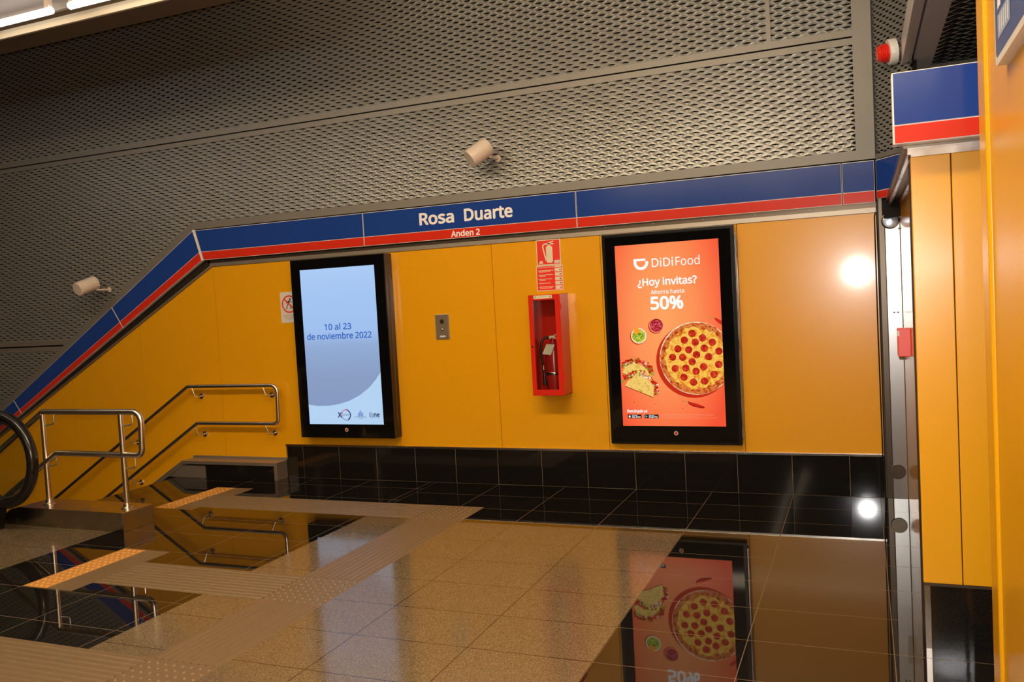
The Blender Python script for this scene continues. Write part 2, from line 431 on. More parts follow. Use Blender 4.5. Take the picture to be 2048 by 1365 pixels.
# ---- black stone skirting, each slab a touch out of true
sk = MB(); xs = [-5.18] + [-5.0 + 0.4 * k for k in range(0, 13)] + [0.03]
for a, b in zip(xs[:-1], xs[1:]):
    rot = Matrix.Rotation(random.uniform(-.004, .004), 3, 'Z') @ Matrix.Rotation(random.uniform(-.005, .005), 3, 'X')
    sk.box((a + .0015, -0.012, 0.002), (b - .0015, 0.004, 0.2985), 0, 0, rot, ((a + b) / 2, 0, 0.15))
sk.box((-5.18, -0.0105, 0.0), (0.03, -0.004, 0.30), 1)
M_GROUT = mat('grey_grout', (0.24, 0.18, 0.11), 0.8)
struct(sk.build('baseboard_back', [M_BLACK_SKIRT, M_GROUT]))
tr = MB(); tr.box((-5.19, -0.018, 0.300), (0.035, 0.0, 0.318), 0, 0.002)
struct(tr.build('trim_2', [M_STEEL]))
# ---- steel channel between the yellow panels and the name band
tr = MB()
tr.box((-5.95, -0.010, 2.052), (0.035, 0.0, 2.086), 0); tr.box((-5.98, -0.004, 2.086), (0.035, 0.01, 2.122), 1)
for k in range(16):
    for zz in (2.095,):
        tr.lathe([(0.004, 0), (0.003, 0.002)], (-5.8 + k * 0.385, -0.004, zz + 0.012), (0, -1, 0), 8, 0)
tr.prism([(-5.93, 2.05), (-5.96, 2.12), (-10.9, 2.12 - 4.94 * 0.555), (-10.9, 2.05 - 4.97 * 0.5405)], 'y', -0.004, 0.01, 1)
tr.prism([(-5.93, 2.052), (-5.945, 2.066), (-10.9, 2.066 - 4.955 * 0.5405), (-10.9, 2.05 - 4.97 * 0.5405)], 'y', -0.012, 0.0, 0)
struct(tr.build('trim_3', [M_STEEL_SATIN, M_STEEL_DARK]))

# ---- expanded-metal upper wall
L_, S_ = 0.115, 0.0527
def exp_sheet(mb, inside, umin, umax, vmin, vmax, P, d=0.0036, a=0.60, bq=0.0056, L=L_, S=S_):
    """diamond cells with a slit; P(u,v,h) gives the world point, h towards the room"""
    ni0, ni1 = math.floor(umin / L) - 1, math.ceil(umax / L) + 1
    nj0, nj1 = math.floor(vmin / (S / 2)) - 1, math.ceil(vmax / (S / 2)) + 1
    hw, hh = L / 2, S / 2; tt = (-0.5, 0.0, 0.5)
    for j in range(nj0, nj1):
        for i in range(ni0, ni1):
            u = i * L + (hw if j % 2 else 0); v = j * S / 2
            if not inside(u, v): continue
            k = 1 + random.uniform(-.12, .12)
            Lf = P(u - hw, v, 0); Rt = P(u + hw, v, 0); T = P(u, v + hh, 0); B = P(u, v - hh, 0)
            e0 = P(u - hw * a, v, d * .55 * k); e1 = P(u + hw * a, v, d * .55 * k)
            U = [P(u + hw * a * t, v + bq * (1 - 1.2 * t * t), d * k * (1 - 1.6 * t * t)) for t in tt]
            D = [P(u + hw * a * t, v - bq * (1 - 1.2 * t * t), -d * k * (1 - 1.6 * t * t)) for t in tt]
            vs = [Lf, e0, U[0], U[1], U[2], e1, Rt, T, D[0], D[1], D[2], B]
            mb.add(vs, [(0, 1, 7), (1, 2, 7), (2, 3, 7), (3, 4, 7), (4, 5, 7), (5, 6, 7),
                        (1, 0, 11), (8, 1, 11), (9, 8, 11), (10, 9, 11), (5, 10, 11), (6, 5, 11)], 0, False)
def bandtop(x): return 2.418 if x > -6.1 else 2.418 + (x + 6.1) * 0.6163
def in_up(u, v):
    if u > -0.06 or u < -10.2 or v > 4.62: return False
    if v < bandtop(u) + 0.05: return False
    if 3.27 < v < 3.325 or abs(v - 1.345) < 0.028: return False
    return True
ew = MB()
exp_sheet(ew, in_up, -10.3, 0.0, 0.4, 4.62, lambda u, v, h: (u, -h, v))
struct(ew.build('wall_upper', [M_MESH]))
bk = MB(); bk.box((-11, 0.05, -0.2), (0.04, 0.08, 5.0), 0)
struct(bk.build('wall_upper_backing', [M_VOID]))
fm = MB()
fm.box((-6.12, -0.006, 2.43), (0.04, 0.012, 2.50), 0)
fm.box((-10.9, -0.006, 3.245), (0.04, 0.012, 3.292), 0); fm.box((-10.9, -0.006, 3.304), (0.04, 0.012, 3.352), 0)
fm.box((-0.085, -0.0065, 2.43), (0.04, 0.012, 5.0), 0)
fm.box((-10.9, -0.006, 1.285), (-7.75, 0.012, 1.335), 0); fm.box((-10.9, -0.006, 1.352), (-7.68, 0.012, 1.40), 0)
fm.prism([(-6.12, 2.425), (-10.9, 2.425 - 4.78 * 0.6163), (-10.9, 2.50 - 4.78 * 0.6163), (-6.14, 2.50)], 'y', -0.0062, 0.012, 0)
fm.box((-0.665, -0.004, 3.35), (-0.635, 0.012, 4.6), 0)
fm.box((-10.9, -0.006, 4.60), (0.04, 0.012, 5.0), 0)
struct(fm.build('trim_4', [M_FRAME]))

# ---- ceiling and the hall behind the camera
cb = MB()
for i in range(8):
    for j in range(16):
        x0 = -13 + i * 2.0; y0 = 0.0 - j * 1.3
        cb.box((x0 + .006, y0 - .006, 4.62), (x0 + 1.994, y0 - 1.294, 4.66), 0)
cb.box((-13, -20.8, 4.67), (3, 0, 4.72), 1)
struct(cb.build('ceiling', [M_CEIL, M_VOID]))
hb = MB(); hb.box((-14, -20.9, -3), (3, -20.8, 4.7), 0)
struct(hb.build('wall_front', [M_CONC]))
hb = MB(); hb.box((-14.1, -20.9, -4), (-14, 0.1, 4.7), 0)
struct(hb.build('wall_left', [M_CONC]))

# ---- right-hand side: gate reveal, column, near wall
XR = 0.185; YC = -2.7
rw = MB(); rw.box((XR, YC + .04, 0.0), (0.26, 0.0, 2.09), 0, 0)
struct(rw.build('wall_right', [M_YELLOW_GLOSS]))
cw = MB()
cw.box((0.125, YC, 0.285), (0.272, YC + .03, 2.075), 0, 0.003); cw.box((0.2755, YC, 0.285), (0.90, YC + .03, 2.075), 0, 0.003)
cw.box((0.13, YC + .03, 0.0), (0.90, YC + .30, 2.075), 1)
cw.box((0.127, YC - .004, 2.075), (0.90, YC + .03, 2.112), 2)
cw.box((0.152, YC + .004, 0.0), (0.90, YC + .03, 0.272), 3); cw.box((0.128, YC + .002, 0.0), (0.150, YC + .03, 0.272), 2)
cw.box((0.128, YC + .001, 0.272), (0.90, YC + .03, 0.286), 4)
struct(cw.build('wall_right_column', [M_YELLOW, M_GAP, M_STEEL, M_BLACK_SKIRT, M_STEEL_DARK]))
XN = 0.34
nw = MB(); nw.box((XN, -3.27, 0.0), (0.60, -3.03, 4.6), 0, 0.006); nw.box((XN, -9.0, 0.0), (0.60, -3.30, 4.6), 0, 0.006)
nw.box((XN + .01, -3.30, 0), (0.6, -3.27, 4.6), 0)
pth = [(XN + .002, -3.285, 0.0), (XN + .002, -3.285, 4.6)]
nw.tube(pth, 0.014, 16, 0)
struct(nw.build('wall_right_near', [M_YELLOW_NEAR]))
# splayed return of the upper wall beside the gate
sp = MB(); A = Vector((0.045, 0.0)); Bp = Vector((0.285, -0.36)); dr = (Bp - A).normalized(); nr = Vector((dr.y, -dr.x))
if nr.x > 0: nr = -nr
ln = (Bp - A).length
def PS(u, v, h): return (A.x + dr.x * u + nr.x * h, A.y + dr.y * u + nr.y * h, v)
exp_sheet(sp, lambda u, v: 0.03 < u < ln - .03 and 2.47 < v < 4.6, 0, ln, 2.45, 4.6, PS, L=0.07, S=0.045)
vs_ = [PS(u, v, -0.02) for u, v in ((0, 2.0), (ln, 2.0), (ln, 4.65), (0, 4.65))]
sp.face(vs_, 1)
sp.face([PS(u, v, 0.003) for u, v in ((0, 2.425), (ln, 2.425), (ln, 2.46), (0, 2.46))], 2)
struct(sp.build('wall_right_upper', [M_MESH, M_VOID, M_FRAME]))
so = MB(); so.box((0.10, -2.70, 2.112), (0.90, -0.02, 2.14), 0)
so.box((0.115, -2.70, 2.085), (0.130, -0.03, 2.112), 1); so.box((0.175, -2.70, 2.085), (0.190, -0.03, 2.112), 1)
struct(so.build('trim_5', [M_STEEL_DARK, M_STEEL]))
sc_ = MB()
exp_sheet(sc_, lambda u, v: 0.43 < u < 0.98 and -2.5 < v < -0.1, 0.4, 1.0, -2.6, 0.0, lambda u, v, h: (u, v, 3.0 - h), d=0.010, a=0.8, bq=0.004, L=0.13, S=0.10)
sc_.box((0.41, -2.6, 3.03), (1.0, 0.0, 3.06), 1)
struct(sc_.build('ceiling_side', [M_MESH, M_VOID]))

# ================================================================== THINGS
# ---- name band: enamel boards
def board(label, pb, pt, lettering=None, group=None):
    """pb = bottom edge (x0,z0),(x1,z1); pt = top edge, left to right; y=-0.03 face"""
    (bx0, bz0), (bx1, bz1) = pb; (tx0, tz0), (tx1, tz1) = pt
    root = thing('name_board', label, 'sign board', ((bx0 + bx1) / 2, -0.015, min(bz0, bz1)), group)
    def mixp(t, s):
        b = (bx0 + (bx1 - bx0) * s, bz0 + (bz1 - bz0) * s); q = (tx0 + (tx1 - tx0) * s, tz0 + (tz1 - tz0) * s)
        return (b[0] + (q[0] - b[0]) * t, b[1] + (q[1] - b[1]) * t)
    e = 0.0025; ln_ = math.hypot(bx1 - bx0, bz1 - bz0); s0, s1 = e / ln_, 1 - e / ln_
    m = MB(); m.prism([mixp(0, 0), mixp(0, 1), mixp(1, 1), mixp(1, 0)], 'y', -0.028, 0.012, 0); m.build('backing', [M_WHITE], root)
    T0 = 0.275
    m = MB(); m.prism([mixp(0.012, s0), mixp(0.012, s1), mixp(T0 - .008, s1), mixp(T0 - .008, s0)], 'y', -0.030, -0.027, 0); m.build('red_stripe', [M_RED], root)
    m = MB(); m.prism([mixp(T0 + .008, s0), mixp(T0 + .008, s1), mixp(0.985, s1), mixp(0.985, s0)], 'y', -0.030, -0.027, 0); m.build('blue_stripe', [M_BLUE], root)
    if lettering: lettering(root)
    return root
def names(root):
    words('station_lettering', root, [M_LETTER], 'Rosa', -3.607, 2.263, -0.0306, .097, .335, .050)
    words('station_lettering', root, [M_LETTER], 'Duarte', -3.176, 2.263, -0.0306, .097, .445, .050)
    words('platform_lettering', root, [M_LETTER], 'Anden 2', -3.309, 2.1365, -0.0306, .048, .272, .045)
zb, zt = 2.122, 2.417
board('long blue and red enamel board with white station name lettering', ((-4.172, zb), (-2.182, zb)), ((-4.172, zt), (-2.182, zt)), names)
board('blank blue and red board right above the black display with a cool white-blue screen', ((-6.0, zb), (-4.178, zb)), ((-6.085, zt), (-4.178, zt)))
board('blank blue and red board directly above the black display showing a pizza', ((-2.176, zb), (-0.188, zb)), ((-2.176, zt), (-0.188, zt)))
board('short blue and red board at the right end of the band, above the cable', ((-0.182, zb), (0.03, zb)), ((-0.182, zt), (0.03, zt)))
sb_ = lambda x: 2.122 + (x + 6.02) * 0.5625
stp = lambda x: 2.417 + (x + 6.115) * 0.6163
def slope_board(label, xb0, xb1, xt0, xt1): return board(label, ((xb0, sb_(xb0)), (xb1, sb_(xb1))), ((xt0, stp(xt0)), (xt1, stp(xt1))))
slope_board('uppermost of the sloping blue and red boards following the stairs', -7.115, -6.028, -7.247, -6.118)
slope_board('middle sloping blue and red board, behind the stair guard rail', -8.70, -7.121, -8.805, -7.253)
slope_board('lowest sloping blue and red board, seen through the escalator glass', -10.3, -8.706, -10.4, -8.811)
m = MB(); m.prism([(-6.027, 2.118), (-6.001, 2.118), (-6.086, 2.424), (-6.117, 2.424)], 'y', -0.034, -0.0305, 0)
tagm(m.build('joint_strip', [M_WHITE]), 'white strip covering the kink between level and sloping blue-red boards', 'trim strip')

# ---- display with the pale blue screen
def hexbadge(root, cx, cz, y, r=0.02):
    m = MB(); h0 = [(cx + r * math.sin(R(60 * k)), cz + r * math.cos(R(60 * k))) for k in range(6)]
    m.prism(h0, 'y', y, y - 0.001, 0); m.prism([(cx + (p[0] - cx) * .72, cz + (p[1] - cz) * .72) for p in h0], 'y', y - .001, y - 0.0014, 1)
    m.lathe([(r * .52, 0), (r * .5, .0006)], (cx, y - .0014, cz), (0, -1, 0), 16, 2)
    m.build('hexagon_badge', [M_SIGNWHITE, M_BLACK_PL, M_SIGNRED], root)
D1 = thing('display_screen', 'black wall display left of the intercom, pale blue screen with a date', 'display', (-4.425, -0.065, 0.40))
m = MB(); m.box((-4.92, -0.126, 0.405), (-3.925, -0.0008, 2.04), 0, 0.004); m.build('housing', [M_BLACK_PL], D1)
m = MB(); m.box((-4.915, -0.1285, 0.41), (-3.93, -0.126, 2.035), 0); m.build('bezel', [mat('black_bezel_glass', (0.003, 0.003, 0.003), 0.06)], D1)
m = MB(); m.box((-3.9255, -0.075, 0.50), (-3.922, -0.050, 1.85), 0, 0.001)
m.lathe([(0.014, 0), (0.012, .004)], (-3.925, -0.062, 1.93), (1, 0, 0), 12, 0); m.build('side_latch', [M_STEEL_DARK], D1)
X0, Z0, W1, H1 = -4.815, 0.53, 0.785, 1.415
ms = mat('screen_pale_blue', (0, 0, 0), 0.15, spec=0.4)
sp_ = nn(ms, 'ShaderNodeSeparateXYZ'); lk(ms, coords(ms, 'Generated'), sp_.inputs[0])
c = ramp(ms, sp_.outputs[2], [(0.0, lin(132, 152, 194)), (0.30, lin(138, 157, 194)), (0.50, lin(146, 172, 212)), (0.60, lin(160, 192, 238)), (0.85, lin(165, 198, 242)), (1.0, lin(172, 204, 246))])
lk(ms, c, bsdf(ms).inputs['Emission Color']); bsdf(ms).inputs['Emission Strength'].default_value = 1.0
y1 = -0.1290
m = MB(); m.face([(X0, y1, Z0), (X0 + W1, y1, Z0), (X0 + W1, y1, Z0 + H1), (X0, y1, Z0 + H1)], 0)
scr1 = m.build('screen', [ms], D1)
S1 = [lit('screen_light_blue', (180, 210, 242)), lit('screen_text_blue', (62, 104, 190)), lit('screen_navy', (52, 72, 108)), lit('screen_rose', (205, 120, 150)),
      lit('screen_grey_blue', (110, 130, 165)), lit('screen_dome_blue', (88, 124, 190)), lit('screen_teal', (40, 130, 130)), lit('screen_purple', (80, 66, 120))]
m = MB()
arc = []
import_pts = [(0, .182), (.10, .168), (.228, .170), (.34, .187), (.445, .215), (.56, .266), (.663, .335), (.73, .400), (.785, .466)]
m.face([(X0 + p[0], y1 - .0004, Z0 + p[1]) for p in [(0, 0), (.785, 0)] + import_pts[::-1]], 0)
m.build('screen_backdrop_curve', S1, scr1)
m = MB(); y2 = y1 - .0008
words('date_lettering', scr1, S1, '10 al 23', X0 + .228, Z0 + .860, y2, .053, .285, .032, 1)
words('date_lettering', scr1, S1, 'de noviembre 2022', X0 + .034, Z0 + .777, y2, .053, .685, .032, 1)
m = MB()
text_into(m, 'X', X0 + .309, Z0 + .064, y2, h=.044, width=.046, bold=0.06, mi=2)
ring(m, X0 + .399, Z0 + .086, .042, .051, y2, 3, 16, 70, 200); ring(m, X0 + .399, Z0 + .086, .040, .051, y2, 2, 20, -60, 70)
ring(m, X0 + .399, Z0 + .086, .044, .050, y2, 4, 16, 200, 300)
for a in (75, 5, -45, -65): disc(m, X0 + .399 + .050 * math.cos(R(a)), Z0 + .086 + .050 * math.sin(R(a)), .006, y2 - .0002, 7, 8)
text_into(m, 'Censo', X0 + .354, Z0 + .080, y2 - .0002, h=.018, width=.076, bold=0.02, mi=4)
for k in range(7):
    cx = X0 + .526 + k * .008; hh = .034 * math.sqrt(max(0.05, 1 - ((k - 3) / 3.9) ** 2)); poly(m, [(cx, Z0 + .079), (cx + .005, Z0 + .079), (cx + .005, Z0 + .082 + hh), (cx, Z0 + .082 + hh)], y2, 5)
poly(m, [(X0 + .520, Z0 + .074), (X0 + .580, Z0 + .074), (X0 + .580, Z0 + .079), (X0 + .520, Z0 + .079)], y2, 5)
poly(m, [(X0 + .548, Z0 + .112), (X0 + .554, Z0 + .112), (X0 + .554, Z0 + .132), (X0 + .548, Z0 + .132)], y2, 5)
line(m, (X0 + .488, Z0 + .067), (X0 + .614, Z0 + .067), .004, y2, 4); line(m, (X0 + .527, Z0 + .054), (X0 + .580, Z0 + .054), .003, y2, 4)
for (a, b) in (((.645, .070), (.645, .104)), ((.645, .104), (.665, .104)), ((.676, .090), (.676, .104)), ((.645, .070), (.662, .070)), ((.668, .070), (.681, .070)), ((.680, .070), (.680, .086))):
    line(m, (X0 + a[0], Z0 + a[1]), (X0 + b[0], Z0 + b[1]), .005, y2, 2)
ring(m, X0 + .662, Z0 + .086, .005, .009, y2, 2, 10)
text_into(m, 'ne', X0 + .688, Z0 + .070, y2, h=.038, width=.061, bold=0.06, mi=2)
line(m, (X0 + .647, Z0 + .0595), (X0 + .747, Z0 + .0595), .0025, y2, 4)
m.build('logo_row', S1, scr1)
hexbadge(D1, -4.421, 0.480, -0.1285, 0.019)

# ---- display with the food advert
D2 = thing('display_screen', 'black wall display with an orange pizza advert, right of the extinguisher cabinet', 'display', (-1.46, -0.03, 0.375))
m = MB(); m.box((-1.975, -0.056, 0.375), (-0.95, -0.0008, 2.045), 0, 0.004); m.build('housing', [M_BLACK_PL], D2)
m = MB(); m.box((-1.95, -0.0585, 0.395), (-0.975, -0.056, 2.02), 0); m.build('bezel', [mat('black_bezel_glass_wide', (0.003, 0.003, 0.003), 0.05)], D2)
m = MB(); m.box((-0.9495, -0.045, 0.42), (-0.940, 0.0, 1.98), 0, 0.001)
for zz in (1.88, 1.80): m.box((-0.940, -0.04, zz), (-0.936, -0.02, zz + 0.05), 1)
m.build('edge_frame', [M_STEEL, M_STEEL_DARK], D2)
X0, Z0, W2, H2 = -1.87, 0.52, 0.805, 1.43
mo = mat('screen_orange', (0, 0, 0), 0.15, spec=0.4)
sp_ = nn(mo, 'ShaderNodeSeparateXYZ'); lk(mo, coords(mo, 'Generated'), sp_.inputs[0])
dx_ = mth(mo, 'DIVIDE', mth(mo, 'SUBTRACT', sp_.outputs[0], 0.45), 0.66); dz_ = mth(mo, 'DIVIDE', mth(mo, 'SUBTRACT', sp_.outputs[2], 0.60), 0.80)
rr_ = mth(mo, 'SQRT', mth(mo, 'ADD', mth(mo, 'MULTIPLY', dx_, dx_), mth(mo, 'MULTIPLY', dz_, dz_)))
c = ramp(mo, rr_, [(0.0, lin(255, 164, 96)), (0.45, lin(253, 146, 86)), (0.78, lin(251, 112, 68)), (1.0, lin(244, 84, 52))])
lk(mo, c, bsdf(mo).inputs['Emission Color']); bsdf(mo).inputs['Emission Strength'].default_value = 1.0
y1 = -0.0590
m = MB(); m.face([(X0, y1, Z0), (X0 + W2, y1, Z0), (X0 + W2, y1, Z0 + H2), (X0, y1, Z0 + H2)], 0)
scr2 = m.build('screen', [mo], D2)
def food(name, stops, scale):
    mm = mat(name, (0, 0, 0), 0.2, spec=0.3); f = noise(mm, scale, 5, 0.65)
    lk(mm, ramp(mm, f, stops), bsdf(mm).inputs['Emission Color']); bsdf(mm).inputs['Emission Strength'].default_value = 1.0; return mm
F = [food('picture_cheese', [(0.36, lin(205, 92, 30)), (0.46, lin(244, 168, 52)), (0.56, lin(250, 206, 92)), (0.66, lin(240, 160, 60))], 26),
     food('picture_crust', [(0.36, lin(150, 40, 14)), (0.47, lin(206, 92, 34)), (0.56, lin(228, 140, 70)), (0.66, lin(176, 60, 24))], 30),
     food('picture_pepperoni', [(0.35, lin(150, 22, 14)), (0.5, lin(200, 40, 24)), (0.68, lin(224, 84, 46))], 36),
     lit('picture_shade_red', (196, 44, 20)), lit('picture_white', (255, 250, 246)),
     food('picture_tortilla', [(0.35, lin(226, 178, 84)), (0.55, lin(244, 208, 112)), (0.7, lin(214, 150, 56))], 22),
     lit('picture_dark_red', (150, 18, 16)), lit('picture_green', (128, 160, 44)), lit('picture_cream', (250, 226, 190)),
     food('picture_salsa', [(0.38, lin(140, 16, 28)), (0.5, lin(190, 40, 52)), (0.64, lin(232, 130, 140))], 60),
     food('picture_avocado', [(0.38, lin(90, 120, 24)), (0.5, lin(170, 190, 50)), (0.64, lin(222, 220, 110))], 60),
     lit('picture_black', (28, 26, 30)), lit('picture_chili', (206, 36, 22)), lit('picture_pale_orange', (246, 150, 110)), lit('picture_cyan', (60, 190, 220)), lit('picture_chip', (244, 160, 40))]
pm = MB(); XR2 = X0 + W2; pcx, pcz = X0 + .600, Z0 + .527
disc(pm, pcx - .024, pcz - .020, .286, y1 - .0003, 3, 40, clip=XR2)
disc(pm, pcx, pcz, .281, y1 - .0006, 8, 48, clip=XR2)
pr_ = random.Random(3)
pts = []
for j in range(64):
    a = 2 * math.pi * j / 64; r = .277 + pr_.uniform(-.004, .004) - (.004 if 80 < math.degrees(a) < 170 else 0); pts.append((min(pcx + r * math.cos(a), XR2), y1 - .0009, pcz + r * math.sin(a)))
pm.face(pts, 1)
pts = []
for j in range(64):
    a = 2 * math.pi * j / 64; r = .236 + pr_.uniform(-.011, .011); pts.append((min(pcx + r * math.cos(a), XR2), y1 - .0012, pcz + r * math.sin(a)))
pm.face(pts, 0)
for a in (10, 55, 98, 142, 182, 225, 275, 318):
    q0 = (pcx + .03 * math.cos(R(a)), pcz + .03 * math.sin(R(a))); q1 = (min(pcx + .270 * math.cos(R(a)), XR2), pcz + .270 * math.sin(R(a)))
    line(pm, q0, q1, .0025, y1 - .0014, 1)
for (u, v) in [(0.577, 0.72), (0.517, 0.67), (0.6, 0.651), (0.656, 0.682), (0.728, 0.647), (0.464, 0.603), (0.547, 0.594), (0.666, 0.604), (0.775, 0.578), (0.42, 0.54), (0.498, 0.537), (0.605, 0.555), (0.697, 0.537), (0.569, 0.501), (0.436, 0.451), (0.519, 0.453), (0.596, 0.427), (0.655, 0.461), (0.769, 0.476), (0.501, 0.382), (0.573, 0.343), (0.657, 0.35), (0.731, 0.401)]:
    disc(pm, X0 + u, Z0 + v, .0285, y1 - .0017, 6, 18, clip=XR2); disc(pm, X0 + u, Z0 + v, .0262, y1 - .0019, 2, 18, clip=XR2)
# sauce bowls
disc(pm, X0 + .298, Z0 + .786, .059, y1 - .0003, 3, 24); disc(pm, X0 + .304, Z0 + .791, .057, y1 - .0006, 13, 24); disc(pm, X0 + .304, Z0 + .792, .051, y1 - .0009, 6, 24); disc(pm, X0 + .303, Z0 + .787, .046, y1 - .0012, 9, 24)
disc(pm, X0 + .154, Z0 + .710, .064, y1 - .0003, 3, 24); disc(pm, X0 + .160, Z0 + .715, .062, y1 - .0006, 8, 24); disc(pm, X0 + .160, Z0 + .715, .053, y1 - .0009, 10, 24)
poly(pm, [(X0 + q[0], Z0 + q[1]) for q in [(.118, .738), (.128, .776), (.158, .778), (.182, .752), (.158, .735), (.138, .722)]], y1 - .0012, 15)
# tacos: filling behind, tortilla in front
def taco(edge0, edge1, arcp, fill, zz):
    for (u, v, r_) in fill:
        disc(pm, X0 + u, Z0 + v, r_, y1 - zz, pr_.choice([6, 12, 12, 7, 8, 2, 3]), 7)
    poly(pm, [(X0 + q[0], Z0 + q[1] - .006) for q in [edge0, edge1] + arcp], y1 - zz - .0003, 6)
    poly(pm, [(X0 + q[0], Z0 + q[1]) for q in [edge0, edge1] + arcp], y1 - zz - .0006, 5)
def along(ps, n, spread, r0, r1):
    out = []
    for k in range(n):
        t = pr_.random() * (len(ps) - 1); i = min(int(t), len(ps) - 2); f = t - i
        out.append((max(.004, ps[i][0] + (ps[i+1][0] - ps[i][0]) * f + pr_.uniform(-spread, spread)), ps[i][1] + (ps[i+1][1] - ps[i][1]) * f + pr_.uniform(-spread, spread), pr_.uniform(r0, r1)))
    return out
taco((.014, .425), (.100, .385), [(.231, .400), (.231, .414), (.215, .445), (.175, .482), (.118, .499), (.065, .488), (.03, .455)], along([(.012, .47), (.06, .51), (.125, .522), (.19, .50), (.235, .455), (.25, .42)], 110, .02, .005, .012), .0004)
taco((.031, .322), (.255, .229), [(.263, .305), (.245, .340), (.205, .378), (.157, .397), (.105, .392), (.06, .365)], along([(.03, .375), (.08, .41), (.15, .425), (.21, .40), (.26, .35), (.285, .29), (.275, .255)], 130, .02, .005, .012), .0014)
# chilies and crumbs
poly(pm, [(X0 + q[0], Z0 + q[1]) for q in [(.520, .190), (.545, .184), (.60, .168), (.65, .148), (.648, .140), (.61, .143), (.56, .155), (.530, .172)]], y1 - .0004, 6)
poly(pm, [(X0 + q[0], Z0 + q[1]) for q in [(.524, .193), (.55, .188), (.60, .174), (.652, .152), (.61, .152), (.56, .164), (.535, .178)]], y1 - .0007, 12)
poly(pm, [(X0 + q[0], Z0 + q[1]) for q in [(.748, .828), (.762, .832), (.805, .808), (.805, .776), (.785, .788), (.76, .812)]], y1 - .0004, 12)
line(pm, (X0 + .714, Z0 + .843), (X0 + .752, Z0 + .829), .005, y1 - .0004, 7); line(pm, (X0 + .507, Z0 + .196), (X0 + .526, Z0 + .188), .005, y1 - .0008, 7)
for k in range(26): disc(pm, X0 + pr_.choice([.25, .42, .45, .55, .62, .16]) + pr_.uniform(-.06, .06), Z0 + pr_.choice([.2, .19, .13, .69, .68]) + pr_.uniform(-.02, .02), pr_.uniform(.0015, .004), y1 - .0003, 6, 6)
pm.build('food_picture', F, scr2)
lm = MB(); y2 = y1 - .0022
# bowl-shaped logo mark
ux, uz = X0 + .147, Z0 + 1.317
ur = .0585; ucx = ux + ur; ucz = uz - .030
for (a0, a1, n_) in ((180, 360, 20),): ring(lm, ucx, ucz, ur * .60, ur, y2, 4, n_, a0, a1)
poly(lm, [(ux, ucz), (ux + .023, ucz), (ux + .023, uz - .018), (ux + .095, uz - .018), (ux + .095, uz), (ux, uz)], y2, 4)
poly(lm, [(ux + .094, ucz), (ux + 2 * ur, ucz), (ux + 2 * ur, uz - .022), (ux + .094, uz - .022)], y2, 4)
lm.build('logo_mark', F, scr2)
words('brand_lettering', scr2, F, 'DiDi', X0 + .291, Z0 + 1.2465, y2, .066, .166, .012, 4)
words('brand_lettering', scr2, F, 'Food', X0 + .476, Z0 + 1.2465, y2, .066, .184, 0, 4)
words('advert_lettering', scr2, F, '\u00bfHoy invitas?', X0 + .171, Z0 + 1.105, y2, .055, .462, .042, 4)
words('advert_lettering', scr2, F, 'Ahorra hasta', X0 + .272, Z0 + 1.036, y2, .031, .261, .02, 4)
words('advert_lettering', scr2, F, '50%', X0 + .265, Z0 + .919, y2, .093, .257, .055, 4)
words('advert_lettering', scr2, F, 'Desc\u00e1rgala ya', X0 + .038, Z0 + .110, y2, .021, .163, .05, 4)
lm = MB()
for (bx, t_) in ((.042, 'App Store'), (.178, 'Google Play')):
    poly(lm, [(X0 + bx, Z0 + .062), (X0 + bx + .111, Z0 + .062), (X0 + bx + .111, Z0 + .092), (X0 + bx, Z0 + .092)], y2 + .0004, 11)
    text_into(lm, t_, X0 + bx + .033, Z0 + .068, y2, h=.0115, width=.070, bold=0.04, mi=4)
    line(lm, (X0 + bx + .033, Z0 + .0855), (X0 + bx + .078, Z0 + .0855), .0025, y2, 4)
disc(lm, X0 + .057, Z0 + .076, .0085, y2, 4, 12); disc(lm, X0 + .0585, Z0 + .0865, .0022, y2, 4, 6); disc(lm, X0 + .0655, Z0 + .077, .003, y2 - .0002, 11, 8)
poly(lm, [(X0 + .185, Z0 + .067), (X0 + .202, Z0 + .077), (X0 + .185, Z0 + .087)], y2, 14); poly(lm, [(X0 + .193, Z0 + .072), (X0 + .202, Z0 + .077), (X0 + .193, Z0 + .082)], y2 - .0002, 15)
lm.build('store_badges', F, scr2); lm = MB()
for (zz, a, b) in ((.089, .312, .715), (.080, .312, .60), (.066, .312, .745)): line(lm, (X0 + a, Z0 + zz), (X0 + b, Z0 + zz), .0028, y2, 13)
lm.build('small_print', F, scr2)
hexbadge(D2, -1.450, 0.465, -0.0585, 0.018)

# ---- extinguisher cabinet and its extinguisher
CB = thing('extinguisher_cabinet', 'red steel cabinet with a glazed door holding a fire extinguisher', 'cabinet', (-2.435, 0, 0.785))
x0, x1, z0, z1, yf = -2.57, -2.30, 0.785, 1.60, -0.20
m = MB()
m.box((x0, -0.185, z0), (x0 + .003, -0.001, z1)); m.box((x1 - .003, -0.185, z0), (x1, -0.001, z1))
m.box((x0, -0.185, z0), (x1, -0.001, z0 + .003)); m.box((x0, -0.185, z1 - .003), (x1, -0.001, z1)); m.box((x0, -0.004, z0), (x1, -0.001, z1))
m.build('body', [M_CABRED], CB)
m = MB(); fx0, fx1, fz0, fz1 = x0 + .036, x1 - .044, 0.833, 1.557
m.box((x0, yf, z0), (fx0, -0.185, z1)); m.box((fx1, yf, z0), (x1, -0.185, z1)); m.box((fx0, yf, z0), (fx1, -0.185, fz0)); m.box((fx0, yf, fz1), (fx1, -0.185, z1))
door = m.build('door', [M_CABRED], CB)
m = MB(); m.box((fx0 - .004, -0.190, fz0 - .004), (fx1 + .004, -0.187, fz1 + .004)); m.build('glass_pane', [M_GLASS], door)
